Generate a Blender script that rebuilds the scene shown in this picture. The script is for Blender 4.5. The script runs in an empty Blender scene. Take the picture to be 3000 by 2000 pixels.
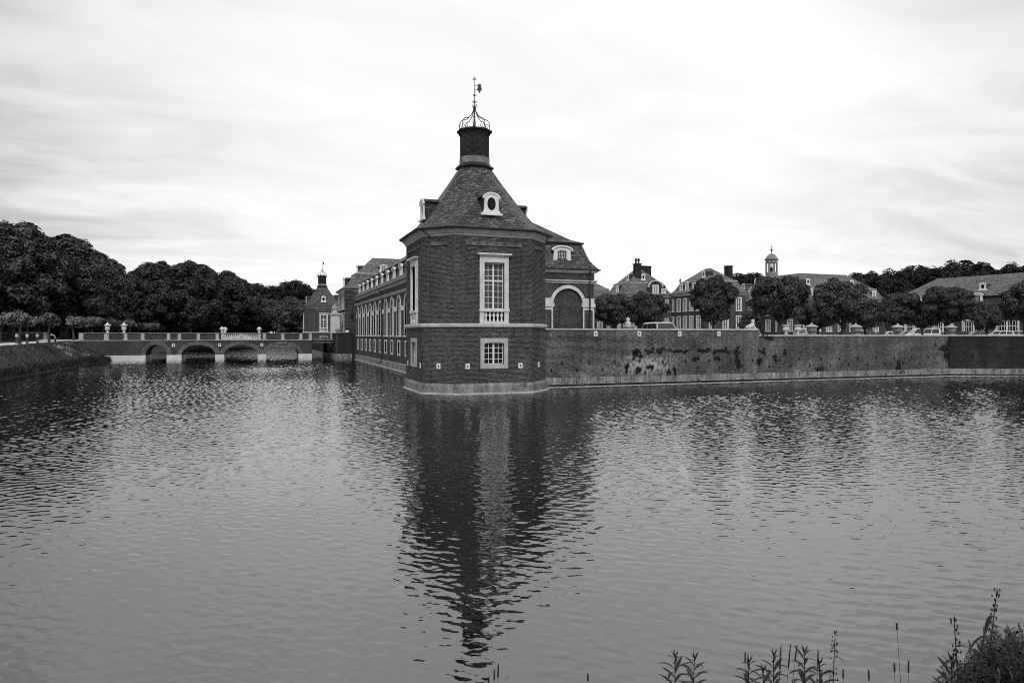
import bpy, math, random
import numpy as np
from mathutils import Vector, Matrix
from mathutils.geometry import tessellate_polygon
R = math.radians
PI = math.pi
random.seed(7)
# ------------------------------------------------------------------ camera, sky, sun
# World axes: +X runs along the moat wall, +Y along the long wing, z = 0 is the water.
HE = 3.7                       # eye height above the water
CA, SA = 0.9382, 0.3462        # the camera looks 20.25 degrees to the right of +Y
F_PX = 2000.0
sc = bpy.context.scene
col = sc.collection
cam_d = bpy.data.cameras.new("camera")
cam = bpy.data.objects.new("camera", cam_d); col.objects.link(cam)
cam_d.lens = 24.0; cam_d.sensor_width = 36.0; cam_d.shift_y = -19.0/3000
cam_d.clip_start = 0.05; cam_d.clip_end = 3000
cam.location = (0, 0, HE)
cam.rotation_euler = (R(90), 0, -math.atan2(SA, CA))
sc.camera = cam

SUN_EL, SUN_AZ = 42.0, 198.0   # high and behind the camera; azimuth from +Y clockwise
def nd(t, typ, **kw):
    n = t.nodes.new(typ)
    for k, v in kw.items():
        if k == 'ins':
            for a, b in v.items(): n.inputs[a].default_value = b
        else: setattr(n, k, v)
    return n
w = bpy.data.worlds.new("World"); sc.world = w; w.use_nodes = True
T = w.node_tree; T.nodes.clear(); L = T.links.new
out = nd(T, 'ShaderNodeOutputWorld'); bg = nd(T, 'ShaderNodeBackground'); L(bg.outputs[0], out.inputs[0])
sky = nd(T, 'ShaderNodeTexSky', sky_type='NISHITA', sun_disc=False, sun_elevation=R(SUN_EL), sun_rotation=R(SUN_AZ))
bw = nd(T, 'ShaderNodeRGBToBW'); L(sky.outputs[0], bw.inputs[0])
tc = nd(T, 'ShaderNodeTexCoord'); sp = nd(T, 'ShaderNodeSeparateXYZ'); L(tc.outputs['Generated'], sp.inputs[0])
def mth(t, op, a, b=None, clamp=False):
    n = t.nodes.new('ShaderNodeMath'); n.operation = op; n.use_clamp = clamp
    for i, v in enumerate((a, b)):
        if v is None: continue
        if isinstance(v, (int, float)): n.inputs[i].default_value = v
        else: t.links.new(v, n.inputs[i])
    return n.outputs[0]
zz = mth(T, 'ADD', mth(T, 'MAXIMUM', sp.outputs[2], 0.0), 0.13)
cx_ = mth(T, 'DIVIDE', sp.outputs[0], zz); cy_ = mth(T, 'DIVIDE', sp.outputs[1], zz)
cmb = nd(T, 'ShaderNodeCombineXYZ'); L(cx_, cmb.inputs[0]); L(cy_, cmb.inputs[1])
mp = nd(T, 'ShaderNodeMapping'); L(cmb.outputs[0], mp.inputs[0])
mp.inputs['Rotation'].default_value = (0, 0, R(-28)); mp.inputs['Scale'].default_value = (0.75, 1.35, 1)
n1 = nd(T, 'ShaderNodeTexNoise', ins={'Scale': 0.55, 'Detail': 7, 'Roughness': 0.52, 'Distortion': 0.5}); L(mp.outputs[0], n1.inputs['Vector'])
n2 = nd(T, 'ShaderNodeTexNoise', ins={'Scale': 1.9, 'Detail': 6, 'Roughness': 0.55, 'Distortion': 0.8}); L(mp.outputs[0], n2.inputs['Vector'])
cl = mth(T, 'ADD', mth(T, 'MULTIPLY', n1.outputs[0], 0.55), mth(T, 'MULTIPLY', n2.outputs[0], 0.45))
mr = nd(T, 'ShaderNodeMapRange', ins={'From Min': 0.40, 'From Max': 0.585, 'To Min': 0.0, 'To Max': 1.0}); L(cl, mr.inputs[0])
# the veil is thinnest (brightest) high up ahead and to the right of the view
vd = nd(T, 'ShaderNodeVectorMath', operation='DOT_PRODUCT'); L(tc.outputs['Generated'], vd.inputs[0])
bd = Vector((0.37, 0.85, 0.40)).normalized(); vd.inputs[1].default_value = bd
glow = nd(T, 'ShaderNodeMapRange', ins={'From Min': 0.70, 'From Max': 0.95, 'To Min': 0.0, 'To Max': 1.0}); L(vd.outputs['Value'], glow.inputs[0])
amp_ = mth(T, 'SUBTRACT', 4.3, mth(T, 'MULTIPLY', glow.outputs[0], 3.0))
lum = mth(T, 'ADD', mth(T, 'MULTIPLY', mr.outputs[0], amp_), 3.9)
lum = mth(T, 'ADD', lum, mth(T, 'MULTIPLY', glow.outputs[0], 6.0))
mx = nd(T, 'ShaderNodeMix', data_type='FLOAT'); mx.inputs[0].default_value = 0.94
L(bw.outputs[0], mx.inputs[2]); L(lum, mx.inputs[3])
L(mx.outputs[0], bg.inputs[0]); bg.inputs[1].default_value = 0.10

sd = bpy.data.lights.new("sun", 'SUN'); sd.energy = 1.5; sd.angle = R(12); sd.color = (1, 1, 1)
sun = bpy.data.objects.new("sun", sd); col.objects.link(sun)
sun.rotation_euler = (R(90 - SUN_EL), 0, R(180 - SUN_AZ))
sc.view_settings.view_transform = 'Standard'; sc.view_settings.look = 'None'
sc.view_settings.exposure = 0.0; sc.view_settings.gamma = 1.0; sc.view_settings.use_curve_mapping = False
sc.cycles.max_bounces = 6; sc.cycles.diffuse_bounces = 2; sc.cycles.glossy_bounces = 3
sc.cycles.transparent_max_bounces = 4; sc.cycles.use_denoising = False; sc.cycles.filter_width = 1.0

# ------------------------------------------------------------------ survey helpers (photo measurements -> places on known planes)
def onY(px, y):                # x where the sight line of a measured bearing meets the plane Y = y
    r = (px - 1500)/F_PX
    return (SA*y + r*CA*y)/(CA - r*SA)
def onX(px, x):
    r = (px - 1500)/F_PX
    return (CA*x - r*SA*x)/(SA + r*CA)
def dist(x, y): return SA*x + CA*y
def zat(py, x, y): return HE + (981 - py)/F_PX*dist(x, y)
def atD(px, d):                # place at bearing px and forward distance d
    X = (px - 1500)/F_PX*d
    return CA*X + SA*d, -SA*X + CA*d

# ------------------------------------------------------------------ materials (the photograph is black and white)
def newmat(name):
    m = bpy.data.materials.new(name); m.use_nodes = True
    t = m.node_tree; b = t.nodes['Principled BSDF']
    return m, t, b
def g3(v): return (v, v, v, 1)
def stainmat(name, lo, hi, scale=1.2, rough=0.85, bump=0.15, fine=14, stretch=1.0, spec=0.3, coord='Object'):
    m, t, b = newmat(name)
    c = nd(t, 'ShaderNodeTexCoord'); mpn = nd(t, 'ShaderNodeMapping'); t.links.new(c.outputs[coord], mpn.inputs[0])
    mpn.inputs['Scale'].default_value = (1, 1, stretch)
    a = nd(t, 'ShaderNodeTexNoise', ins={'Scale': scale, 'Detail': 8, 'Roughness': 0.65}); t.links.new(mpn.outputs[0], a.inputs[0])
    f = nd(t, 'ShaderNodeTexNoise', ins={'Scale': fine, 'Detail': 4, 'Roughness': 0.6}); t.links.new(c.outputs[coord], f.inputs[0])
    s = mth(t, 'ADD', mth(t, 'MULTIPLY', a.outputs[0], 0.65), mth(t, 'MULTIPLY', f.outputs[0], 0.35))
    r = nd(t, 'ShaderNodeMapRange', ins={'From Min': 0.33, 'From Max': 0.67, 'To Min': lo, 'To Max': hi}); t.links.new(s, r.inputs[0])
    t.links.new(r.outputs[0], b.inputs['Base Color']); b.inputs['Roughness'].default_value = rough
    b.inputs['Specular IOR Level'].default_value = spec
    if bump:
        bn = nd(t, 'ShaderNodeBump', ins={'Strength': bump, 'Distance': 0.02}); t.links.new(f.outputs[0], bn.inputs['Height'])
        t.links.new(bn.outputs[0], b.inputs['Normal'])
    return m
def brickmat(name, lo, hi, mortar, bw_=0.25, rh=0.079, ms=0.012, patch=0.0, stain=0.5, rough=0.9, jit=0.045, spot=None):
    """bricks laid in the UVs, which are metres along and up the wall"""
    m, t, b = newmat(name)
    c = nd(t, 'ShaderNodeTexCoord')
    br = nd(t, 'ShaderNodeTexBrick', ins={'Scale': 1.0, 'Mortar Size': ms, 'Mortar Smooth': 0.1, 'Bias': 0.0, 'Brick Width': bw_, 'Row Height': rh})
    br.inputs['Color1'].default_value = g3(lo); br.inputs['Color2'].default_value = g3(hi); br.inputs['Mortar'].default_value = g3(mortar)
    jn = nd(t, 'ShaderNodeTexNoise', ins={'Scale': 1.3, 'Detail': 3, 'Roughness': 0.6}); t.links.new(c.outputs['UV'], jn.inputs[0])
    js = nd(t, 'ShaderNodeVectorMath', operation='SCALE'); js.inputs['Scale'].default_value = jit; t.links.new(jn.outputs['Color'], js.inputs[0])
    ja = nd(t, 'ShaderNodeVectorMath', operation='ADD'); t.links.new(c.outputs['UV'], ja.inputs[0]); t.links.new(js.outputs[0], ja.inputs[1])
    t.links.new(ja.outputs[0], br.inputs['Vector'])
    bwn = nd(t, 'ShaderNodeRGBToBW'); t.links.new(br.outputs['Color'], bwn.inputs[0])
    a = nd(t, 'ShaderNodeTexNoise', ins={'Scale': 0.45, 'Detail': 8, 'Roughness': 0.62}); t.links.new(c.outputs['Object'], a.inputs[0])
    s = nd(t, 'ShaderNodeMapping'); s.inputs['Scale'].default_value = (2.2, 2.2, 0.25); t.links.new(c.outputs['Object'], s.inputs[0])
    a2 = nd(t, 'ShaderNodeTexNoise', ins={'Scale': 0.7, 'Detail': 6, 'Roughness': 0.6}); t.links.new(s.outputs[0], a2.inputs[0])
    k = mth(t, 'ADD', mth(t, 'MULTIPLY', a.outputs[0], 0.6), mth(t, 'MULTIPLY', a2.outputs[0], 0.4))
    r = nd(t, 'ShaderNodeMapRange', ins={'From Min': 0.3, 'From Max': 0.7, 'To Min': 1 - stain, 'To Max': 1 + stain}); t.links.new(k, r.inputs[0])
    v = mth(t, 'MULTIPLY', bwn.outputs[0], r.outputs[0])
    fm = nd(t, 'ShaderNodeMapping'); fm.inputs['Scale'].default_value = (3.2, 10.5, 1); t.links.new(c.outputs['UV'], fm.inputs[0])
    fn_ = nd(t, 'ShaderNodeTexNoise', ins={'Scale': 1.0, 'Detail': 3, 'Roughness': 0.7}); t.links.new(fm.outputs[0], fn_.inputs[0])
    fr_ = nd(t, 'ShaderNodeMapRange', ins={'From Min': 0.3, 'From Max': 0.7, 'To Min': 0.35, 'To Max': 1.65}); t.links.new(fn_.outputs[0], fr_.inputs[0])
    v = mth(t, 'MULTIPLY', v, fr_.outputs[0])
    if patch:                  # lime bloom washed over bricks and joints alike
        n = nd(t, 'ShaderNodeTexNoise', ins={'Scale': 0.42, 'Detail': 9, 'Roughness': 0.72}); t.links.new(c.outputs['Object'], n.inputs[0])
        pr = nd(t, 'ShaderNodeMapRange', ins={'From Min': 0.54, 'From Max': 0.70, 'To Min': 0, 'To Max': patch}); t.links.new(n.outputs[0], pr.inputs[0])
        pk = pr.outputs[0]
        if spot:               # the old lime-streaked stretch of wall
            so = nd(t, 'ShaderNodeMapping'); so.vector_type = 'TEXTURE'; so.inputs['Location'].default_value = spot[0]; so.inputs['Scale'].default_value = spot[1]; t.links.new(c.outputs['Object'], so.inputs[0])
            ln = nd(t, 'ShaderNodeVectorMath', operation='LENGTH'); t.links.new(so.outputs[0], ln.inputs[0])
            sr = nd(t, 'ShaderNodeMapRange', ins={'From Min': 0.2, 'From Max': 1.3, 'To Min': 0.16, 'To Max': 0.0}); t.links.new(ln.outputs['Value'], sr.inputs[0])
            n3 = nd(t, 'ShaderNodeTexNoise', ins={'Scale': 3.6, 'Detail': 8, 'Roughness': 0.75}); t.links.new(c.outputs['Object'], n3.inputs[0])
            p3 = nd(t, 'ShaderNodeMapRange', ins={'From Min': 0.58, 'From Max': 0.66, 'To Min': 0, 'To Max': 1.0}); t.links.new(mth(t, 'ADD', n3.outputs[0], sr.outputs[0]), p3.inputs[0])
            pk = mth(t, 'MAXIMUM', mth(t, 'MULTIPLY', pk, 0.8), mth(t, 'MULTIPLY', p3.outputs[0], mth(t, 'MULTIPLY', sr.outputs[0], 6.0)))
        v = mth(t, 'ADD', v, mth(t, 'MULTIPLY', pk, 0.30))
    t.links.new(v, b.inputs['Base Color']); b.inputs['Roughness'].default_value = rough
    b.inputs['Specular IOR Level'].default_value = 0.2
    bn = nd(t, 'ShaderNodeBump', ins={'Strength': 0.5, 'Distance': 0.01}, invert=True); t.links.new(br.outputs['Fac'], bn.inputs['Height'])
    t.links.new(bn.outputs[0], b.inputs['Normal'])
    return m
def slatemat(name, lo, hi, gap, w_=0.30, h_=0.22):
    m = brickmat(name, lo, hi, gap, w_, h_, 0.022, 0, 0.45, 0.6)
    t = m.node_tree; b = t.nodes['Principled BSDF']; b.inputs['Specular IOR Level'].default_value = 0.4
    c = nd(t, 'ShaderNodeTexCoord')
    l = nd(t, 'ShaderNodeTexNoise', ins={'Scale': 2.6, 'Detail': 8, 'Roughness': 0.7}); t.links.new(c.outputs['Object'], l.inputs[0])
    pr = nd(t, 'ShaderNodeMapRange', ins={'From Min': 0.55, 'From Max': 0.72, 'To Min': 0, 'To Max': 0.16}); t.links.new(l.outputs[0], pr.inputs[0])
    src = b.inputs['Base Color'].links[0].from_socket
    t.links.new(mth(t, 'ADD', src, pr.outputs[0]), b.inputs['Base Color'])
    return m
def plain(name, v, rough=0.6, metal=0.0, spec=0.5, var=0.25):
    m = stainmat(name, v*(1 - var), v*(1 + var), 3.0, rough, 0.0, 20, 1.0, spec)
    m.node_tree.nodes['Principled BSDF'].inputs['Metallic'].default_value = metal
    return m
M = {}
M['brick'] = brickmat('brickwork', 0.014, 0.062, 0.14, stain=.5)
M['brick_far'] = brickmat('distant_brickwork', 0.010, 0.038, 0.14, stain=0.45)
M['brick_dark'] = brickmat('dark_brickwork', 0.008, 0.018, 0.06, stain=0.3)  # darker brick for the chimneys and the bastion
M['brick_wall'] = brickmat('old_moat_brickwork', 0.015, 0.085, 0.21, patch=0.35, stain=0.7, spot=((9.0, 0, 1.45), (3.6, 8.0, 1.25)))
M['brick_wall_low'] = brickmat('lower_moat_brickwork', 0.015, 0.08, 0.19, patch=0.32, stain=0.6)
M['brick_shade'] = brickmat('shaded_brickwork', 0.006, 0.018, 0.055, patch=0.12, stain=0.5)  # shade of the angled and far walls put into a darker brick colour
M['soldier'] = brickmat('upright_brick_course', 0.035, 0.06, 0.30, 0.075, 0.24)
M['ring'] = brickmat('arch_brick_ring', 0.05, 0.09, 0.26, 0.12, 0.24)
M['slate'] = slatemat('slates', 0.03, 0.125, 0.006, .32, .24)
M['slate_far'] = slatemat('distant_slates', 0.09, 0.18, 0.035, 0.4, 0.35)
M['slate_dark'] = slatemat('dark_slates', 0.02, 0.055, 0.008)
M['stone'] = stainmat('sandstone', 0.30, 0.62, 1.4, 0.85, 0.2, 12)
M['plinth'] = stainmat('weathered_plinth_stone', 0.05, 0.40, 1.6, 0.9, 0.5, 7, 0.45)
M['plinth_wall'] = stainmat('damp_plinth_stone', 0.02, 0.44, 2.2, 0.9, 0.5, 6, 0.4)
M['pale'] = stainmat('pale_stone', 0.50, 0.80, 1.2, 0.8, 0.2, 9)
M['white'] = plain('white_paint', 0.80, 0.45, var=0.06)
M['glass'], _t, _b = newmat('window_glass')
_b.inputs['Base Color'].default_value = g3(0.018); _b.inputs['Roughness'].default_value = 0.06; _b.inputs['Specular IOR Level'].default_value = 0.5
M['curtain'], _t, _b = newmat('window_glass_with_curtain')
_b.inputs['Base Color'].default_value = g3(0.05); _b.inputs['Roughness'].default_value = 0.12
M['black'] = plain('black_painted_iron', 0.012, 0.5)
M['lead'] = plain('lead_flashing', 0.16, 0.55, var=0.5)
M['gutter'] = plain('dark_gutter_metal', 0.02, 0.5)
M['void'] = plain('dark_hole', 0.006, 0.95)
M['copper'] = stainmat('dome_metal', 0.14, 0.36, 1.0, 0.6, 0, 10, 0.1)
M['wood'] = stainmat('dark_wood', 0.015, 0.05, 3, 0.85, 0.3, 12)
M['bark'] = stainmat('bark', 0.03, 0.10, 4, 0.95, 0.5, 14, 0.3)
M['gravel'] = stainmat('pale_gravel', 0.50, 0.72, 0.6, 0.95, 0.3, 30)
M['gravel_court'] = stainmat('court_gravel', 0.22, 0.34, 0.4, 0.95, 0.3, 20)
M['earth'] = stainmat('forest_floor', 0.010, 0.03, 0.3, 0.95, 0.4, 3)
M['grass'] = stainmat('mown_grass', 0.015, 0.07, 0.5, 0.95, 0.6, 5)
M['lamp_glass'] = plain('frosted_lamp_glass', 0.6, 0.4, var=0.1)
M['rubber'] = plain('tyre_rubber', 0.02, 0.9)
def leafmat(name, lo, hi, scale, rough=0.55, spec=0.35):
    m, t, b = newmat(name)
    c = nd(t, 'ShaderNodeTexCoord'); oi = nd(t, 'ShaderNodeObjectInfo')
    a = nd(t, 'ShaderNodeTexNoise', ins={'Scale': scale, 'Detail': 5, 'Roughness': 0.6}); t.links.new(c.outputs['Object'], a.inputs[0])
    f = nd(t, 'ShaderNodeTexWhiteNoise'); ge = nd(t, 'ShaderNodeNewGeometry'); t.links.new(ge.outputs['Random Per Island'], f.inputs['Vector'])
    s = mth(t, 'ADD', mth(t, 'MULTIPLY', a.outputs[0], 0.6), mth(t, 'MULTIPLY', f.outputs['Value'], 0.4))
    r = nd(t, 'ShaderNodeMapRange', ins={'From Min': 0.34, 'From Max': 0.68, 'To Min': lo, 'To Max': hi}); t.links.new(s, r.inputs[0])
    k = mth(t, 'MULTIPLY', r.outputs[0], mth(t, 'ADD', mth(t, 'MULTIPLY', oi.outputs['Random'], 0.4), 0.8))
    t.links.new(k, b.inputs['Base Color']); b.inputs['Roughness'].default_value = rough; b.inputs['Specular IOR Level'].default_value = spec
    return m
M['leaf'] = leafmat('chestnut_leaves', 0.001, 0.115, 1.8)  # bright leaf highlights and the black between clumps put into the colour
M['leaf_wood'] = leafmat('woodland_leaves', 0.001, 0.13, 0.6)  # lit tufts and dark gaps of the crowns put into the colour
M['leaf_far'] = leafmat('distant_leaves', 0.001, 0.022, 0.3)
M['leaf_ball'] = leafmat('pollard_leaves', 0.01, 0.28, 2.5)
M['leaf_ivy'] = leafmat('wall_plants', 0.012, 0.04, 3.0)
M['weed'] = leafmat('bank_weeds', 0.006, 0.032, 9.0)
M['blade'] = leafmat('grass_blades', 0.015, 0.11, 0.6)
M['petal'] = plain('white_flowers', 0.7, 0.7)

# water: dark body, Fresnel surface, wind ripples given as surface slopes
m, t, b = newmat('moat_water'); M['water'] = m
b.inputs['Base Color'].default_value = g3(0.004); b.inputs['Roughness'].default_value = 0.02; b.inputs['IOR'].default_value = 2.25
c = nd(t, 'ShaderNodeTexCoord')
def slope(rot, sx, sy, scale, detail, amp, rough=0.5, dist=0.0):
    mp_ = nd(t, 'ShaderNodeMapping'); t.links.new(c.outputs['Object'], mp_.inputs[0])
    mp_.inputs['Rotation'].default_value = (0, 0, R(rot)); mp_.inputs['Scale'].default_value = (sx, sy, 1)
    n = nd(t, 'ShaderNodeTexNoise', ins={'Scale': scale, 'Detail': detail, 'Roughness': rough, 'Distortion': dist}); t.links.new(mp_.outputs[0], n.inputs[0])
    s_ = nd(t, 'ShaderNodeVectorMath', operation='SUBTRACT'); t.links.new(n.outputs['Color'], s_.inputs[0]); s_.inputs[1].default_value = (.5, .5, .5)
    k_ = nd(t, 'ShaderNodeVectorMath', operation='MULTIPLY'); t.links.new(s_.outputs[0], k_.inputs[0]); k_.inputs[1].default_value = (amp*.55, amp, 0)
    return k_.outputs[0]
def vadd(a, b_):
    n = nd(t, 'ShaderNodeVectorMath', operation='ADD'); t.links.new(a, n.inputs[0]); t.links.new(b_, n.inputs[1]); return n.outputs[0]
sl = vadd(vadd(slope(6, 0.40, 1.0, 9.0, 3, 0.22, .6, .4), slope(40, 0.32, 1.0, 19.0, 2, 0.16, .5, .3)), slope(-12, 0.5, 1.0, 0.9, 2, 0.02))
cn = nd(t, 'ShaderNodeTexNoise', ins={'Scale': 0.07, 'Detail': 4, 'Roughness': 0.6}); t.links.new(c.outputs['Object'], cn.inputs[0])
gn = nd(t, 'ShaderNodeNewGeometry'); spx = nd(t, 'ShaderNodeSeparateXYZ'); t.links.new(c.outputs['Object'], spx.inputs[0])
lee = nd(t, 'ShaderNodeMapRange', ins={'From Min': 6, 'From Max': 34, 'To Min': 0.34, 'To Max': 1.0}); t.links.new(mth(t, 'ADD', mth(t, 'MULTIPLY', spx.outputs[1], 0.94), mth(t, 'MULTIPLY', spx.outputs[0], 0.34)), lee.inputs[0])
cm = nd(t, 'ShaderNodeMapRange', ins={'From Min': 0.36, 'From Max': 0.64, 'To Min': 0.55, 'To Max': 1.25}); t.links.new(cn.outputs[0], cm.inputs[0])
lat = nd(t, 'ShaderNodeMapRange', ins={'From Min': -6, 'From Max': 9, 'To Min': 0.75, 'To Max': 1.25}); t.links.new(mth(t, 'SUBTRACT', mth(t, 'MULTIPLY', spx.outputs[0], 0.94), mth(t, 'MULTIPLY', spx.outputs[1], 0.34)), lat.inputs[0])
fr2 = nd(t, 'ShaderNodeMapRange', ins={'From Min': 108, 'From Max': 126, 'To Min': 1.0, 'To Max': 9.0}); t.links.new(spx.outputs[1], fr2.inputs[0])
kk = mth(t, 'MULTIPLY', mth(t, 'MULTIPLY', mth(t, 'MULTIPLY', lee.outputs[0], lat.outputs[0]), cm.outputs[0]), fr2.outputs[0])
scv = nd(t, 'ShaderNodeVectorMath', operation='SCALE'); t.links.new(sl, scv.inputs[0]); t.links.new(kk, scv.inputs['Scale'])
up_ = nd(t, 'ShaderNodeVectorMath', operation='ADD'); t.links.new(scv.outputs[0], up_.inputs[0]); t.links.new(gn.outputs['Normal'], up_.inputs[1])
nz_ = nd(t, 'ShaderNodeVectorMath', operation='NORMALIZE'); t.links.new(up_.outputs[0], nz_.inputs[0]); t.links.new(nz_.outputs[0], b.inputs['Normal'])

# ------------------------------------------------------------------ mesh helpers
OFF = {}                       # object -> its world origin (rotation-free parents)
XF = [None]                    # optional transform for a turned building
class MB:
    def __init__(s): s.v = []; s.f = []
    def add(s, vs, fs):
        o = len(s.v); s.v += [tuple(p) for p in vs]; s.f += [tuple(i + o for i in f) for f in fs]; return s
    def hexa(s, p): return s.add(p, [(0, 3, 2, 1), (4, 5, 6, 7), (0, 1, 5, 4), (1, 2, 6, 5), (2, 3, 7, 6), (3, 0, 4, 7)])
    def box(s, x0, x1, y0, y1, z0, z1):
        return s.hexa([(x0, y0, z0), (x1, y0, z0), (x1, y1, z0), (x0, y1, z0), (x0, y0, z1), (x1, y0, z1), (x1, y1, z1), (x0, y1, z1)])
    def fbox(s, F, s0, s1, z0, z1, o0, o1):
        return s.hexa([F(s0, z0, o1), F(s1, z0, o1), F(s1, z0, o0), F(s0, z0, o0), F(s0, z1, o1), F(s1, z1, o1), F(s1, z1, o0), F(s0, z1, o0)])
    def prism(s, F, pts, o0, o1):
        n = len(pts)
        vs = [F(a, z, o1) for a, z in pts] + [F(a, z, o0) for a, z in pts]
        fs = [(i, (i + 1) % n, n + (i + 1) % n, n + i)[::-1] for i in range(n)]
        tri = tessellate_polygon([[Vector((a, z, 0)) for a, z in pts]])
        fs += [tuple(t_) for t_ in tri] + [tuple(n + i for i in t_[::-1]) for t_ in tri]
        return s.add(vs, fs)
    def loft(s, rings, cap0=False, cap1=False, closed=True):
        n = len(rings[0]); vs = [p for r_ in rings for p in r_]; fs = []
        for k in range(len(rings) - 1):
            for i in range(n if closed else n - 1):
                j = (i + 1) % n; fs.append((k*n + i, k*n + j, (k + 1)*n + j, (k + 1)*n + i))
        if cap0: fs.append(tuple(range(n))[::-1])
        if cap1: fs.append(tuple((len(rings) - 1)*n + i for i in range(n)))
        return s.add(vs, fs)
    def lathe(s, x, y, prof, n=16, ph=0.0):
        return s.loft([[(x + r_*math.cos(2*PI*i/n + ph), y + r_*math.sin(2*PI*i/n + ph), z) for i in range(n)] for r_, z in prof], True, True)
    def tube(s, pts, r_, n=6, r1=None):
        pts = [Vector(p) for p in pts]; rings = []
        for i, p in enumerate(pts):
            d = (pts[min(i + 1, len(pts) - 1)] - pts[max(i - 1, 0)]).normalized()
            a = d.orthogonal().normalized() if i == 0 else (a - d*a.dot(d)).normalized()
            b_ = d.cross(a); rr = r_ if r1 is None else r_ + (r1 - r_)*i/(len(pts) - 1)
            rings.append([tuple(p + (a*math.cos(2*PI*k/n) + b_*math.sin(2*PI*k/n))*rr) for k in range(n)])
        return s.loft(rings, True, True)
    def build(s, name, mat, parent=None, smooth=False, origin=None):
        vs = s.v
        if XF[0] is not None: vs = [tuple(XF[0] @ Vector(p)) for p in vs]
        org = OFF[parent] if parent is not None else Vector(origin if origin else (0, 0, 0))
        V = np.array(vs, dtype=np.float64) - np.array(org)
        me = bpy.data.meshes.new(name); me.from_pydata(V.tolist(), [], s.f)
        uv = me.uv_layers.new(name='UVMap')
        nl = len(me.loops); data = np.empty(nl*2)
        W = V + np.array(org)
        for p in me.polygons:
            n_ = p.normal
            if abs(n_.z) > 0.97: tx = Vector((1, 0, 0)); ty = Vector((0, 1, 0))
            else:
                tx = Vector((-n_.y, n_.x, 0)).normalized(); ty = n_.cross(tx)
                if ty.z < 0: ty = -ty
            for li in p.loop_indices:
                q = W[me.loops[li].vertex_index]
                data[2*li] = q[0]*tx[0] + q[1]*tx[1]; data[2*li + 1] = q[0]*ty[0] + q[1]*ty[1] + q[2]*ty[2]
        uv.data.foreach_set('uv', data)
        if smooth: me.polygons.foreach_set('use_smooth', [True]*len(me.polygons))
        me.materials.append(M[mat] if isinstance(mat, str) else mat)
        o = bpy.data.objects.new(name, me); col.objects.link(o)
        if parent is not None: o.parent = parent
        else: o.location = org
        OFF[o] = Vector(org)
        return o
def tag(o, label=None, cat=None, group=None, kind=None):
    if label: o['label'] = label
    if cat: o['category'] = cat
    if group: o['group'] = group
    if kind: o['kind'] = kind
    return o
def thing(name, loc, label, cat, group=None):
    o = bpy.data.objects.new(name, None); col.objects.link(o); loc = Vector(loc)
    if XF[0] is not None: loc = XF[0] @ loc
    o.location = loc; o.empty_display_size = 0.5; OFF[o] = loc
    return tag(o, label, cat, group)
def dup(o, loc, label=None, group=None, rot=None, scale=None):
    def cp(a, par):
        c_ = a.copy(); col.objects.link(c_)
        if par is not None: c_.parent = par
        OFF[c_] = Vector(loc)
        for ch in KIDS.get(a, []): cp(ch, c_)
        return c_
    build_kids(); r_ = cp(o, None); r_.location = loc
    if rot is not None: r_.rotation_euler = (0, 0, rot)
    if scale is not None: r_.scale = scale if isinstance(scale, tuple) else (scale,)*3
    if label: r_['label'] = label
    if group: r_['group'] = group
    return r_
KIDS = {}
def build_kids():
    KIDS.clear()
    for o in col.objects:
        if o.parent: KIDS.setdefault(o.parent, []).append(o)
def frame(x, y, dx, dy):
    l_ = math.hypot(dx, dy); dx /= l_; dy /= l_
    return lambda s, z, o=0.0: (x + dx*s + dy*o, y + dy*s - dx*o, z)
def shifted(F, ds=0.0, do=0.0): return lambda s, z, o=0.0: F(s + ds, z, o + do)
def rect_frames(x0, x1, y0, y1):
    return dict(front=frame(x0, y0, 1, 0), right=frame(x1, y0, 0, 1), back=frame(x1, y1, -1, 0), left=frame(x0, y1, 0, -1))

# a wall sheet with openings (s0, s1, z0, z1, rise, depth); rise > 0 rounds the head
def wall(mb, F, s0, s1, z0, z1, holes=()):
    S = sorted({s0, s1} | {v for h in holes for v in h[:2] if s0 < v < s1})
    Z = sorted({z0, z1} | {v for h in holes for v in h[2:4] if z0 < v < z1})
    for a, b_ in zip(S, S[1:]):
        for c_, d in zip(Z, Z[1:]):
            ms, mz = (a + b_)/2, (c_ + d)/2
            if any(h[0] < ms < h[1] and h[2] < mz < h[3] for h in holes): continue
            mb.add([F(a, c_), F(b_, c_), F(b_, d), F(a, d)], [(0, 1, 2, 3)])
    for h in holes:
        a, b_, c_, d, rise, dep = h; zs = d - rise
        mb.add([F(a, c_), F(a, zs), F(a, zs, -dep), F(a, c_, -dep)], [(0, 1, 2, 3)])
        mb.add([F(b_, c_), F(b_, zs), F(b_, zs, -dep), F(b_, c_, -dep)], [(3, 2, 1, 0)])
        if c_ > z0: mb.add([F(a, c_), F(b_, c_), F(b_, c_, -dep), F(a, c_, -dep)], [(3, 2, 1, 0)])
        if rise <= 0: mb.add([F(a, d), F(b_, d), F(b_, d, -dep), F(a, d, -dep)], [(0, 1, 2, 3)])
        else:
            n = 16; C = [((a + b_)/2 - (b_ - a)/2*math.cos(PI*i/n), zs + rise*math.sin(PI*i/n)) for i in range(n + 1)]
            for (p, q), (p2, q2) in zip(C, C[1:]):
                mb.add([F(p, q), F(p2, q2), F(p2, d), F(p, d)], [(0, 1, 2, 3)])
                mb.add([F(p, q), F(p2, q2), F(p2, q2, -dep), F(p, q, -dep)], [(0, 1, 2, 3)])
def arc(sc_, zs, a, b_, n=16, t0=0.0, t1=PI): return [(sc_ - a*math.cos(t0 + (t1 - t0)*i/n), zs + b_*math.sin(t0 + (t1 - t0)*i/n)) for i in range(n + 1)]
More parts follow.
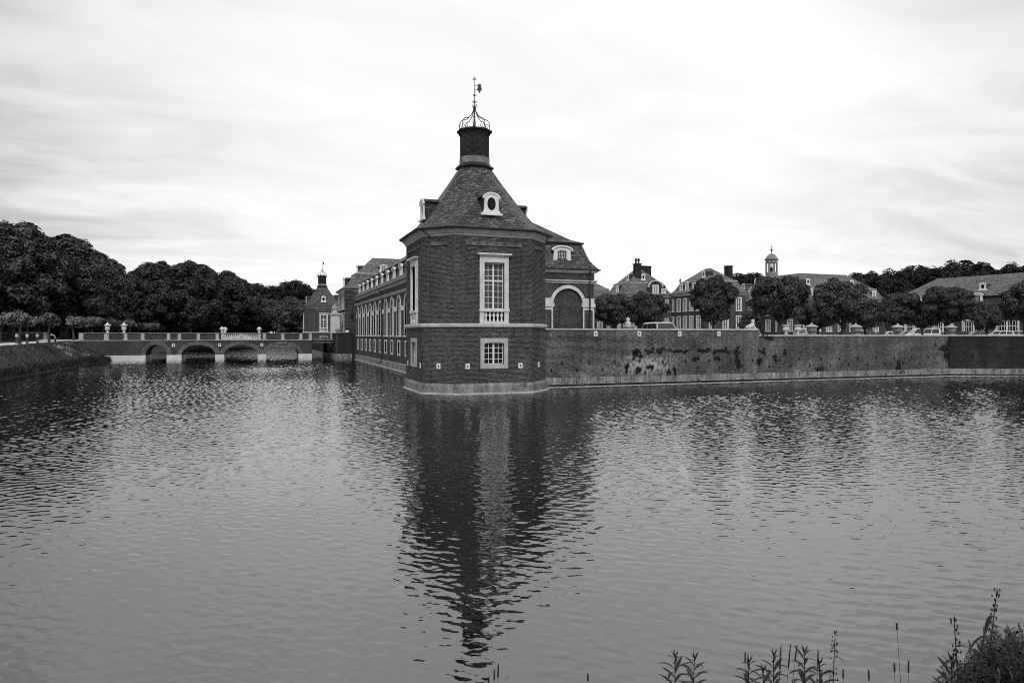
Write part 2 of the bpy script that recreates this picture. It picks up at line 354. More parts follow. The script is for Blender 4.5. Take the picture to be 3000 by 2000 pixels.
def ring_arc(mb, F, sc_, zs, ai, bi, ao, bo, o0, o1, n=16):
    I = arc(sc_, zs, ai, bi, n); O = arc(sc_, zs, ao, bo, n)
    for k in range(n):
        mb.hexa([F(*I[k], o0), F(*I[k + 1], o0), F(*I[k + 1], o1), F(*I[k], o1), F(*O[k], o0), F(*O[k + 1], o0), F(*O[k + 1], o1), F(*O[k], o1)])

def window(F, sc_, z0, w_, h, parent, rise=0.0, cols=4, rows=(), heavy=(), depth=0.15, fr=0.06, bar=0.028, mid=0.05, glass='glass', name='window', fan=0, mat='white', thick=0.05):
    """frame + glazing bars, with its pane as a sub-part; rows / heavy: heights of thin / thick cross bars above z0"""
    a, b_, zs = sc_ - w_/2, sc_ + w_/2, z0 + h - rise
    o0, o1 = -depth, -depth + thick
    mb = MB()
    mb.fbox(F, a, a + fr, z0, zs, o0, o1).fbox(F, b_ - fr, b_, z0, zs, o0, o1).fbox(F, a + fr, b_ - fr, z0, z0 + fr, o0, o1)
    if rise > 0:
        ring_arc(mb, F, sc_, zs, w_/2 - fr, rise - fr, w_/2, rise, o0, o1)
    else: mb.fbox(F, a + fr, b_ - fr, z0 + h - fr, z0 + h, o0, o1)
    def top(s):
        if rise <= 0: return z0 + h - fr
        k = 1 - ((s - sc_)/(w_/2 - fr*0.5))**2
        return zs + (rise - fr*0.5)*math.sqrt(max(k, 0))
    if mid: mb.fbox(F, sc_ - mid, sc_ + mid, z0 + fr, (zs if fan else top(sc_)), o0, o1 + 0.01)
    for i in range(1, cols):
        s = a + w_*i/cols
        if mid and abs(s - sc_) < mid: continue
        mb.fbox(F, s - bar/2, s + bar/2, z0 + fr, (zs if fan else top(s)), o0, o1 - 0.01)
    for r_ in rows: mb.fbox(F, a + fr, b_ - fr, z0 + r_ - bar/2, z0 + r_ + bar/2, o0, o1 - 0.005)
    for r_ in heavy: mb.fbox(F, a + fr, b_ - fr, z0 + r_ - 0.05, z0 + r_ + 0.05, o0, o1 + 0.012)
    if fan:
        for i in range(1, fan):
            th = PI*i/fan; c_, s_ = math.cos(th), math.sin(th); q = bar*0.6
            p0 = (sc_ - 0.15*w_*c_, zs + 0.15*w_*s_); p1 = (sc_ - (w_/2 - fr)*c_, zs + (rise - fr)*s_)
            mb.prism(F, [(p0[0] - q*s_, p0[1] - q*c_), (p0[0] + q*s_, p0[1] + q*c_), (p1[0] + q*s_, p1[1] + q*c_), (p1[0] - q*s_, p1[1] - q*c_)], o0, o1)
        ring_arc(mb, F, sc_, zs, w_*0.22, w_*0.22, w_*0.22 + bar*1.4, w_*0.22 + bar*1.4, o0, o1 - 0.01, 10)
    o = mb.build(name, mat, parent)
    pm = MB(); pts = [(a + 0.01, z0 + 0.01), (b_ - 0.01, z0 + 0.01)]
    if rise > 0: pts += [(p, q) for p, q in arc(sc_, zs, w_/2 - 0.01, rise - 0.01, 14)][::-1]
    else: pts += [(b_ - 0.01, z0 + h - 0.01), (a + 0.01, z0 + h - 0.01)]
    pm.prism(F, pts, o0 + 0.008, o0 + 0.016); pm.build('pane', glass, o)
    return o
def surround(F, sc_, z0, w_, h, parent, sw=0.25, rise=0.0, proud=0.035, mat='stone', sill=0.0, crown=0.0, inner=0.14, name='surround'):
    """stone architrave around an opening; parent is the window it belongs to"""
    a, b_, zs = sc_ - w_/2, sc_ + w_/2, z0 + h - rise
    mb = MB()
    mb.fbox(F, a - sw, a, z0 - (sw if not sill else 0), zs, -inner, proud).fbox(F, b_, b_ + sw, z0 - (sw if not sill else 0), zs, -inner, proud)
    if not sill: mb.fbox(F, a, b_, z0 - sw, z0, -inner, proud - 0.003)
    if rise > 0.5: ring_arc(mb, F, sc_, zs, w_/2, rise, w_/2 + sw, rise + sw, -inner, proud)
    elif rise > 0:
        C = arc(sc_, zs, w_/2, rise, 12)
        mb.prism(F, C + [(b_ + sw, zs), (b_ + sw, z0 + h + sw), (a - sw, z0 + h + sw), (a - sw, zs)], -inner, proud)
    else: mb.fbox(F, a - sw, b_ + sw, z0 + h, z0 + h + sw, -inner, proud)
    if sill: mb.fbox(F, a - sw - 0.06, b_ + sw + 0.06, z0 - sill, z0, -inner, proud + 0.08)
    if crown: 
        zt = z0 + h + sw
        mb.fbox(F, a - sw - 0.04, b_ + sw + 0.04, zt, zt + crown*0.5, -inner, proud + 0.05).fbox(F, a - sw - 0.15, b_ + sw + 0.15, zt + crown*0.5, zt + crown, -inner, proud + 0.15)
    return mb.build(name, mat, parent)

def dormer(F, sc_, z0, w_, h, parent, back=1.6, kind='oval', mat='white', slate='slate_dark', face_o=0.0, glass='glass', hood=0.12):
    """roof dormer: slated cheeks and hood running back into the roof, a painted face, its window"""
    body = MB(); rise = w_*0.22
    C = arc(sc_, z0 + h - rise, w_/2 + hood, rise + 0.04, 12)
    body.prism(F, [(sc_ - w_/2 + 0.03, z0), (sc_ + w_/2 - 0.03, z0), (sc_ + w_/2 - 0.03, z0 + h - rise - 0.02), (sc_ - w_/2 + 0.03, z0 + h - rise - 0.02)], face_o - back, face_o - 0.02)
    body.prism(F, [(a, q + 0.0) for a, q in C][::-1], face_o - back, face_o + 0.04)
    d = body.build('dormer', slate, parent)
    if kind == 'oval':
        f = MB(); zc = z0 + h*0.5; ew, eh = w_*0.265, h*0.29
        # face plate with an oval hole
        n = 28; outer = []
        segs = [(sc_ - w_*0.62, z0), (sc_ - w_*0.62, z0 + h*0.11), (sc_ - w_*0.46, z0 + h*0.13), (sc_ - w_*0.43, z0 + h*0.7), (sc_ - w_*0.52, z0 + h*0.73)]
        P = segs + [(p, q) for p, q in arc(sc_, z0 + h*0.75, w_*0.50, h*0.25, 10)] + [(2*sc_ - p, q) for p, q in segs[::-1]]
        def ray(th):
            dx, dz = math.cos(th), math.sin(th); best = None
            for i in range(len(P)):
                (x1, y1), (x2, y2) = P[i], P[(i + 1) % len(P)]
                ex, ez = x2 - x1, y2 - y1; den = dx*ez - dz*ex
                if abs(den) < 1e-9: continue
                t_ = ((x1 - sc_)*ez - (y1 - zc)*ex)/den; u_ = ((x1 - sc_)*dz - (y1 - zc)*dx)/den
                if t_ > 0 and -1e-6 <= u_ <= 1 + 1e-6: best = t_ if best is None else max(best, t_)
            return (sc_ + dx*best, zc + dz*best)
        ths = [2*PI*i/48 + 0.001 for i in range(48)]
        O = [ray(th) for th in ths]; I = [(sc_ + ew*math.cos(th), zc + eh*math.sin(th)) for th in ths]
        for k in range(48):
            j = (k + 1) % 48
            f.hexa([F(*I[k], face_o), F(*O[k], face_o), F(*O[j], face_o), F(*I[j], face_o), F(*I[k], face_o + 0.09), F(*O[k], face_o + 0.09), F(*O[j], face_o + 0.09), F(*I[j], face_o + 0.09)])
        f.fbox(F, sc_ - w_*0.66, sc_ + w_*0.66, z0 - 0.02, z0 + h*0.09, face_o, face_o + 0.16)
        ring_arc(f, F, sc_, z0 + h*0.75, w_*0.44, h*0.2, w_*0.56, h*0.28, face_o, face_o + 0.14, 12)
        f.build('dormer_face', mat, d)
        g = MB(); g.prism(F, I, face_o + 0.0, face_o + 0.03); g.build('oval_pane', 'void', d)
    else:
        f = MB(); gw = w_*0.56; gh = h*0.72; gz = z0 + h*0.09; r_ = gw*0.22 if kind == 'segment' else gw*0.5
        C2 = arc(sc_, gz + gh - r_, gw/2, r_, 12)
        # jambs, sill and head
        f.prism(F, [(sc_ - w_*0.54, z0), (sc_ - gw/2, z0), (sc_ - gw/2, gz + gh - r_), (sc_ - w_*0.46, gz + gh - r_)], face_o, face_o + 0.1)
        f.prism(F, [(sc_ + w_*0.54, z0), (sc_ + w_*0.46, gz + gh - r_), (sc_ + gw/2, gz + gh - r_), (sc_ + gw/2, z0)], face_o, face_o + 0.1)
        f.fbox(F, sc_ - w_*0.56, sc_ + w_*0.56, z0 - 0.03, gz, face_o, face_o + 0.14)
        T_ = arc(sc_, z0 + h - rise, w_*0.5, rise, 12)
        f.prism(F, C2 + [(sc_ + gw/2, gz + gh - r_), (sc_ + w_*0.46, gz + gh - r_)] + T_[::-1] + [(sc_ - w_*0.46, gz + gh - r_)], face_o, face_o + 0.1)
        ring_arc(f, F, sc_, z0 + h - rise, w_*0.5, rise - 0.05, w_*0.5 + hood, rise + 0.07, face_o, face_o + 0.22, 12)
        f.build('dormer_face', mat, d)
        window(F, sc_, gz, gw, gh, d, r_, 4, [gh*0.25, gh*0.5, gh*0.72], (), -face_o + 0.02, 0.05, 0.025, 0.03, glass)
    return d

def rect_ring(x0, x1, y0, y1): return lambda off, z: [(x0 - off, y0 - off, z), (x1 + off, y0 - off, z), (x1 + off, y1 + off, z), (x0 - off, y1 + off, z)]
def ringloft(ringfn, prof, name, mat, parent, cap0=False, cap1=False):
    return MB().loft([ringfn(o_, z) for o_, z in prof], cap0, cap1).build(name, mat, parent)
def anchor_plate(F, s, z, parent, size=0.28, name='wall_anchor_plate'):
    a = size/2
    mb = MB(); mb.fbox(F, s - a, s + a, z - a*1.2, z + a*1.2, -0.01, 0.03); o = mb.build(name, 'white', parent)
    k = MB(); k.prism(F, [(s + a*0.38*math.cos(q), z + a*0.1 - a*0.45*math.sin(q)*-1 - a*0.25) for q in [2*PI*i/10 for i in range(10)]], 0.03, 0.034)
    k.prism(F, [(s - a*0.14, z + a*0.2), (s + a*0.14, z + a*0.2), (s, z + a*0.8)], 0.03, 0.0345)
    k.build('keyhole', 'void', o)
    return o
def pot(F, s, z, mb, a=0.07, h=0.12): mb.fbox(F, s - a, s + a, z - h, z + h, -0.02, 0.012)

# ------------------------------------------------------------------ ground and water
def sheet(name, pts, mat, kind='structure'):
    tri = tessellate_polygon([[Vector(p) for p in pts]])
    o = MB().add(pts, [tuple(t_) for t_ in tri]).build(name, mat); o.data.update()
    return tag(o, kind=kind)
MB().add([(-700, -300, -.035), (700, -300, -.035), (700, 700, -.035), (-700, 700, -.035)], [(0, 1, 2, 3)]).build('moat_water', 'water')['kind'] = 'structure'
def wavy_water():
    # the wind-ruffled moat surface: a heightfield summed from many small wave trains
    rg = np.random.default_rng(4)
    Yr = [1.5, 2.5, 3.5, 4.2, 4.8]
    while Yr[-1] < 235: Yr.append(Yr[-1] + min(0.006 + Yr[-1]*0.0024, 0.45))
    Yr = np.array(Yr); nc = 1300; tt = np.linspace(-1.06, 1.06, nc)
    Xc = tt[None, :]*(Yr[:, None]*0.86 + 0.5) + 26*tt[None, :]**7; Yc = np.repeat(Yr[:, None], nc, 1)
    X = CA*Xc + SA*Yc; Y = -SA*Xc + CA*Yc
    H = np.zeros_like(X); nw = 84; s_rms = 0.145
    for i in range(nw):
        lam = 0.06*(0.42/0.06)**(rg.random()**1.0); th = R(90 - 20 - 14) + rg.normal()*R(30); k_ = 2*PI/lam
        s_ = s_rms*math.sqrt(2/nw)*(0.6 + 0.8*rg.random()); ph = rg.random()*6.28
        g_ = 1 + 0.5*np.sin(X*rg.normal()*0.22 + Y*rg.normal()*0.22 + rg.random()*6.28)
        H += (s_/k_)*g_*np.sin(k_*(math.cos(th)*X + math.sin(th)*Y) + ph)
    lee_ = np.interp(Yc, [5, 9, 14, 24, 40, 90, 130], [.20, .26, .42, .85, 1.45, 1.9, 2.6])*np.interp(Xc/Yc, [-.7, -.1, .3, .8], [.95, .88, 1.05, 1.3])
    patch = 0.85 + 0.25*np.sin(X*.21 + 1.3*np.sin(Y*.11)) * np.sin(Y*.16 + 1.1*np.sin(X*.13 + 2))
    H *= lee_*patch
    nr = len(Yr); V = np.stack([X, Y, H], 2).reshape(-1, 3).astype(np.float32)
    i0 = (np.arange(nr - 1)[:, None]*nc + np.arange(nc - 1)[None, :]).ravel().astype(np.int32)
    F_ = np.stack([i0, i0 + 1, i0 + nc + 1, i0 + nc], 1).ravel(); nf = len(i0)
    me = bpy.data.meshes.new('water'); me.vertices.add(len(V)); me.vertices.foreach_set('co', V.ravel())
    me.loops.add(nf*4); me.loops.foreach_set('vertex_index', F_); me.polygons.add(nf)
    me.polygons.foreach_set('loop_start', np.arange(0, nf*4, 4, dtype=np.int32)); me.polygons.foreach_set('loop_total', np.full(nf, 4, dtype=np.int32))
    me.polygons.foreach_set('use_smooth', np.ones(nf, dtype=bool)); me.update(); me.materials.append(M['water'])
    o = bpy.data.objects.new('water', me); col.objects.link(o); o['kind'] = 'structure'
wavy_water()
GZ = 2.85
W3 = (58.1, 44.04); W3b = (64.1, 41.1)
dx3, dy3 = (W3b[0] - W3[0]), (W3b[1] - W3[1]); l3 = math.hypot(dx3, dy3); dx3 /= l3; dy3 /= l3
W3e = (W3[0] + dx3*40, W3[1] + dy3*40)
sheet('ground', [(13.8, 50, GZ), (17.6, 50, GZ), (17.6, 44.4, GZ), (58.2, 44.4, GZ), (W3e[0] + .2, W3e[1] + .3, GZ), (1500, W3e[1], GZ), (1500, 1500, GZ), (-1500, 1500, GZ),
                 (-1500, 224, GZ), (10.0, 224, GZ), (10.0, 118, GZ), (11.2, 118, GZ), (11.2, 108.3, GZ), (13.8, 108.3, GZ)], 'earth')
sheet('court', [(14.2, 52, GZ + .004), (14.2, 44.6, GZ + .004), (58.0, 44.6, GZ + .004), (120, 15, GZ + .004), (170, 60, GZ + .004), (170, 160, GZ + .004), (14.2, 160, GZ + .004)], 'gravel_court')
def sz(y): return min(2.85, 2.2 + max(y - 60, -40)*0.0118)     # crest of the left bank
# left bank: water edge at x = -20, crest at x = -24.2, then level land
rnd = random.Random(3)
ys = [20 + i*1.0 for i in range(0, 206)]
prof = [(-19.75, -0.3), (-20.0, 0.22), (-20.4, 0.34), (-21.2, 0.30), (-22.2, 0.55), (-23.2, 0.82), (-24.0, 0.96), (-24.6, 1.0), (-26, 1.0), (-1500, 1.0)]
rings = []
for y in ys:
    r_ = []
    for i, (x, k) in enumerate(prof):
        z = k if i < 3 else k*sz(y)
        if i == 3: z = 0.32*sz(y)
        if 2 <= i <= 6: z += rnd.uniform(-.06, .06); x += rnd.uniform(-.12, .12)
        r_.append((x, y, z))
    rings.append(r_)
tag(MB().loft(rings, closed=False).build('grass_bank', 'grass', smooth=True), kind='structure')
# pale gravel path along the crest, leading onto the bridge
pp = [(-25.6, 20), (-25.7, 70), (-25.8, 88), (-26.0, 100), (-25.4, 108), (-23.5, 112.6), (-21.5, 112.6), (-21.5, 117), (-24, 117.5), (-27, 118.5), (-29.0, 118), (-29.6, 100), (-29.6, 70), (-29.4, 20)]
sheet('path', [(x, y, sz(y) + 0.03 if x > -28 or True else 0) for x, y in pp], 'gravel')
# wood floor far left, under the trees
sheet('forest_floor', [(-33.0, 20, 2.9), (-33.0, 224, 2.9), (-1400, 224, 2.9), (-1400, 20, 2.9)], 'earth')
sheet('far_forest_floor', [(-60, 226, 2.87), (12, 226, 2.87), (12, 700, 2.87), (-60, 700, 2.87)], 'earth')
# stakes holding the foot of the bank
st = MB(); st.lathe(0, 0, [(0.045, -0.5), (0.05, 0.42), (0.02, 0.5)], 7); s0 = st.build('bank_stake', 'wood', origin=(0, 0, 0))
tag(s0, 'short dark wooden stake in the row holding the foot of the grass bank', 'stake', 'stakes along the foot of the grass bank')
k = 0
for i in range(76):
    y = 52 + i*0.78 + rnd.uniform(-.18, .18)
    o = s0 if i == 0 else s0.copy()
    if i: col.objects.link(o)
    o.location = (-19.93 + rnd.uniform(-.04, .04), y, rnd.uniform(-.12, .06)); o.rotation_euler = (rnd.uniform(-.07, .07), rnd.uniform(-.07, .07), 0)
fb = MB(); fb.box(-20.04, -19.99, 20, 111.3, -0.3, 0.2)
tag(fb.build('bank_board', 'plinth'), 'long pale board behind the stakes at the foot of the grass bank', 'board')

# ------------------------------------------------------------------ corner pavilion (the tower)
def oct_pts(cx, cy, a, c_, z): return [(cx - c_, cy - a, z), (cx + c_, cy - a, z), (cx + a, cy - c_, z), (cx + a, cy + c_, z), (cx + c_, cy + a, z), (cx - c_, cy + a, z), (cx - a, cy + c_, z), (cx - a, cy - c_, z)]
def make_pavilion(cx, cy, label):
    a, c_ = 4.235, 2.535
    t = thing('corner_pavilion', (cx, cy, 0), label, 'pavilion')
    ring = lambda off, z: oct_pts(cx, cy, a + off, c_ + off*0.414, z)
    P = oct_pts(cx, cy, a, c_, 0)
    up, lo = MB(), MB(); sol = MB()
    frames = []
    for i in range(8):
        p, q = P[i], P[(i + 1) % 8]; F = frame(p[0], p[1], q[0] - p[0], q[1] - p[1]); Ln = math.hypot(q[0] - p[0], q[1] - p[1]); frames.append((F, Ln))
        main = Ln > 4; mid = Ln/2
        pw = 3.72 if main else 1.25
        pa, pb = mid - pw/2, mid + pw/2
        wall(up, F, 0, Ln, 4.3, 9.95, [(pa, pb, 4.4, 9.35, 0, 0.07)])
        hs = [(mid - .67, mid + .67, 4.45, 8.27, 0, 0.26)] if i in (0, 2, 6) else []
        wall(up, shifted(F, 0, -0.07), pa, pb, 4.4, 9.35, hs)
        sol.fbox(F, pa - 0.02, pb + 0.02, 9.33, 9.56, -0.06, 0.012)
        hs = [(mid - .66, mid + .66, 1.84, 3.24, 0.1, 0.3)] if i in (0, 2, 6) else []
        wall(lo, F, 0, Ln, 0.6, 4.22, hs)
    up.build('upper_wall', 'brick', t); lo.build('lower_wall', 'brick', t); sol.build('brick_band', 'soldier', t)
    ringloft(ring, [(0.0, 4.16), (0.09, 4.18), (0.13, 4.24), (0.13, 4.36), (0.07, 4.42), (-0.1, 4.44)], 'string_course', 'stone', t)
    ringloft(ring, [(0.17, -0.6), (0.15, 0.5), (0.10, 0.62), (0.02, 0.66), (-0.1, 0.67)], 'plinth', 'plinth', t)
    ringloft(ring, [(0.24, -0.6), (0.24, 0.05), (0.16, 0.08)], 'plinth_foot', 'stone', t)
    ringloft(ring, [(0.0, 9.88), (0.07, 9.92), (0.07, 10.0), (0.16, 10.06), (0.2, 10.16), (0.32, 10.22), (0.32, 10.28), (0, 10.28)], 'cornice', 'stone', t)
    ringloft(ring, [(0.30, 10.26), (0.44, 10.27), (0.48, 10.36), (0.46, 10.42), (0.36, 10.42)], 'gutter', 'gutter', t)
    # bell-cast slate roof
    prof_ = [(10.38, 4.66), (10.62, 4.22), (10.95, 3.86), (11.3, 3.54), (11.7, 3.24), (12.2, 2.90), (12.7, 2.58), (13.3, 2.20), (13.9, 1.80), (14.6, 1.37), (15.2, 0.99)]
    rr = []
    for z, ra in prof_:
        k_ = 0.6 + (0.414 - 0.6)*(z - 10.38)/4.82; rr.append(oct_pts(cx, cy, ra, ra*k_, z))
    MB().loft(rr, False, True).build('roof', 'slate', t)
    def r8(ra, z): return oct_pts(cx, cy, ra, ra*0.414, z)
    ch = MB().loft([r8(r_, z) for r_, z in [(0.93, 15.1), (0.93, 17.42)]], False, True).build('chimney', 'brick_dark', t)
    MB().loft([r8(r_, z) for r_, z in [(0.95, 15.05), (1.22, 15.1), (1.24, 15.2), (1.05, 15.3), (1.0, 15.42), (0.94, 15.44)]]).build('collar', 'gutter', ch)
    MB().loft([r8(r_, z) for r_, z in [(0.965, 15.4), (0.965, 15.84), (0.9, 15.86)]]).build('lead_band', 'plinth', ch)
    MB().loft([r8(r_, z) for r_, z in [(0.93, 17.36), (0.98, 17.42), (1.04, 17.56), (1.13, 17.62), (1.13, 17.72), (1.0, 17.76), (0.2, 17.8)]], False, True).build('chimney_cap', 'brick_dark', ch)
    # wrought-iron crown and weathervane
    cr = MB(); H0 = 17.74
    ribp = [(1.0, 0.0), (1.05, .25), (1.03, .5), (0.9, .72), (0.74, .80), (0.62, .80), (0.5, .86), (0.34, 1.0), (0.2, 1.18), (0.1, 1.38), (0.04, 1.56)]
    def spiral(c0, dirv, r0, turns, sgn, ph):
        return [(c0[0] + dirv[0]*math.cos(ph + sgn*u)*r0*(1 - u/(turns*2*PI)*0.85), c0[1] + dirv[1]*math.cos(ph + sgn*u)*r0*(1 - u/(turns*2*PI)*0.85), c0[2] + math.sin(ph + sgn*u)*r0*(1 - u/(turns*2*PI)*0.85)) for u in [turns*2*PI*k/26 for k in range(27)]]
    for i in range(8):
        th = PI/8 + i*PI/4; ux, uy = math.cos(th), math.sin(th)
        cr.tube([(cx + r_*ux, cy + r_*uy, H0 + z) for r_, z in ribp], 0.026, 5)
        cr.tube(spiral((cx + 0.80*ux, cy + 0.80*uy, H0 + 0.27), (ux, uy), 0.22, 1.4, 1, 0), 0.013, 4)
        cr.tube(spiral((cx + 0.52*ux, cy + 0.52*uy, H0 + 0.20), (ux, uy), 0.15, 1.2, -1, PI), 0.012, 4)
        cr.tube(spiral((cx + 1.13*ux, cy + 1.13*uy, H0 + 0.05), (ux, uy), 0.09, 1.1, 1, PI), 0.012, 4)
        tx, ty = -uy, ux
    for i in range(8):
        p = [(cx + 1.0*math.cos(PI/8 + (i + k_)*PI/4), cy + 1.0*math.sin(PI/8 + (i + k_)*PI/4), H0 + 0.03) for k_ in (0, 1)]
        cr.tube(p, 0.02, 4)
    cr.build('iron_crown', 'black', t)
    vn = MB(); top = 21.55
    vn.tube([(cx, cy, H0), (cx, cy, 20.0), (cx, cy, top)], 0.035, 6, 0.012)
    vn.lathe(cx, cy, [(0.02, 19.18), (0.09, 19.25), (0.11, 19.32), (0.06, 19.42), (0.02, 19.5)], 8)
    for zc, r0 in ((19.5, 0.12), (19.78, 0.09), (20.25, 0.07), (21.35, 0.06)):
        for i in range(4):
            th = R(20) + i*PI/2; ux, uy = math.cos(th), math.sin(th)
            vn.tube(spiral((cx + (r0 + .03)*ux, cy + (r0 + .03)*uy, zc), (ux, uy), r0, 1.2, 1, PI), 0.012, 4)
            vn.tube([(cx, cy, zc - r0), (cx + r0*ux, cy + r0*uy, zc - r0*0.4)], 0.012, 4)
    v_ = vn.build('weathervane', 'black', t)
    fl = MB(); G = frame(cx, cy, CA, -SA)
    P_ = []
    for i in range(40):
        th = 2*PI*i/40; rr_ = 0.19 if i % 2 else 0.155
        P_.append((0.34 + rr_*0.9*math.cos(th), 20.66 + rr_*1.05*math.sin(th)))
    fl.prism(G, P_, -0.012, 0.012)
    fl.prism(G, [(0.24, 20.8), (0.44, 20.8), (0.50, 21.02), (0.42, 20.93), (0.38, 21.08), (0.34, 20.95), (0.30, 21.08), (0.26, 20.93), (0.18, 21.02)], -0.012, 0.012)
    fl.prism(G, [(0.3, 20.5), (0.28, 20.42), (0.34, 20.36), (0.40, 20.42), (0.38, 20.5)], -0.012, 0.012)
    fl.fbox(G, 0, 0.22, 20.60, 20.63, -0.01, 0.01); fl.fbox(G, 0, 0.28, 20.88, 20.91, -0.01, 0.01)
    fl.build('vane_flag', 'black', v_)
    # windows on the three moat sides
    for i in (0, 2, 6):
        F, Ln = frames[i]; mid = Ln/2; Fi = shifted(F, 0, -0.07)
        wv = window(Fi, mid, 5.33, 1.34, 2.94, t, 0, 4, [0.38*k_ for k_ in range(1, 5)] + [2.12, 2.48], [1.80], 0.2, 0.06, 0.03, 0.055, 'curtain')
        sr = MB()
        sr.fbox(Fi, mid - .96, mid - .67, 4.43, 8.27, -.2, .12).fbox(Fi, mid + .67, mid + .96, 4.43, 8.27, -.2, .12).fbox(Fi, mid - .96, mid + .96, 8.27, 8.66, -.2, .12)
        sr.fbox(Fi, mid - .80, mid - .67, 5.3, 8.4, .12, .15).fbox(Fi, mid + .67, mid + .80, 5.3, 8.4, .12, .15).fbox(Fi, mid - .67, mid + .67, 8.27, 8.4, .12, .15)
        sr.fbox(Fi, mid - 1.0, mid + 1.0, 8.66, 8.74, -.05, .2).fbox(Fi, mid - 1.12, mid + 1.12, 8.74, 8.84, -.05, .32)
        sr.fbox(Fi, mid - 1.0, mid + 1.0, 5.17, 5.33, -.25, .18).fbox(Fi, mid - .67, mid + .67, 4.43, 4.56, -.25, .1)
        sr.build('surround', 'pale', wv)
        bk = MB(); bk.fbox(Fi, mid - .67, mid + .67, 4.5, 5.2, -.26, -.24); bk.build('balcony_recess', 'void', wv)
        for k_ in range(5):
            s = mid - 0.52 + k_*0.26; c0 = Fi(s, 0, -0.02)
            MB().lathe(c0[0], c0[1], [(0.09, 4.56), (0.09, 4.62), (0.05, 4.66), (0.055, 4.74), (0.05, 4.8), (0.10, 4.92), (0.095, 5.0), (0.045, 5.06), (0.05, 5.1), (0.09, 5.12), (0.09, 5.17)], 10).build('baluster', 'white', wv, smooth=True)
        wl = window(F, mid, 1.84, 1.32, 1.4, t, 0.1, 4, [0.35, 0.70, 1.05], (), 0.22, 0.06, 0.032, 0.06)
        surround(F, mid, 1.84, 1.32, 1.4, wl, 0.26, 0.1, 0.035, 'stone', inner=0.2)
        Fd = frames[i][0]
    for i in (0, 2, 4, 6):
        F, Ln = frames[i]; dormer(F, Ln/2, 11.36, 1.08, 1.42, t, 1.75, 'oval', face_o=-0.62)
    for i, ss in ((7, (1.2,)), (0, (0.78, 4.3)), (1, (1.2,)), (6, (0.55, 4.5))):
        F, Ln = frames[i]
        for s in ss: anchor_plate(F, s, 1.75, t)
    dp = MB()
    for i, s in ((0, 0.02),):
        F, Ln = frames[i]; dp.tube([F(s, 2.0, 0.03), F(s, 0.1, 0.03)], 0.012, 4)
    for i, s, e in ((7, 0.15, 0.6), (1, 1.9, 2.3)):
        F, Ln = frames[i]; dp.build('downpipe', 'gutter', t); dp = MB(); dp.tube([F(s, 10.3, 0.42), F(e, 9.9, 0.08)], 0.035, 5)
    dp.build('downpipe', 'gutter', t)
    return t
TC = (13.885, 45.1)
pav = make_pavilion(TC[0], TC[1], 'brick corner pavilion with bell-cast slate roof rising from the water in the middle')
pav2 = dup(pav, (TC[0], 168.4, 0), 'distant twin pavilion with slate roof and iron crown beyond the bridge')

# ------------------------------------------------------------------ generic mansard house
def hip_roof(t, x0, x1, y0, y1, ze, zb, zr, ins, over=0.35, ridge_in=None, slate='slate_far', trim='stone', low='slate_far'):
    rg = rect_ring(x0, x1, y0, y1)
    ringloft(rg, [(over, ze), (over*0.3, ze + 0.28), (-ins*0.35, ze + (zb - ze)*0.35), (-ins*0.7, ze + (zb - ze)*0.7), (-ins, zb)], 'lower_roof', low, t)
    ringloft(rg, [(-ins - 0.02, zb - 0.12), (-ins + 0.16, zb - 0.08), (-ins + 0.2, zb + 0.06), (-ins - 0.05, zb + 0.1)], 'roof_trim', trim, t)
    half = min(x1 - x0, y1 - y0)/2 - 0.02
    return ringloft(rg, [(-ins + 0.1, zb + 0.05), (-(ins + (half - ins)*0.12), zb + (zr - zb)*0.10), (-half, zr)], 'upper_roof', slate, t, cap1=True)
def cornice(t, x0, x1, y0, y1, ze, mat='stone', d=0.36):
    rg = rect_ring(x0, x1, y0, y1)
    ringloft(rg, [(0, ze - 0.5), (0.07, ze - 0.46), (0.07, ze - 0.32), (d*0.6, ze - 0.2), (d*0.8, ze - 0.08), (0, ze - 0.08)], 'cornice', mat, t)
    ringloft(rg, [(d*0.7, ze - 0.1), (d, ze - 0.08), (d + 0.05, ze + 0.03), (d - 0.05, ze + 0.05)], 'gutter', 'gutter', t)

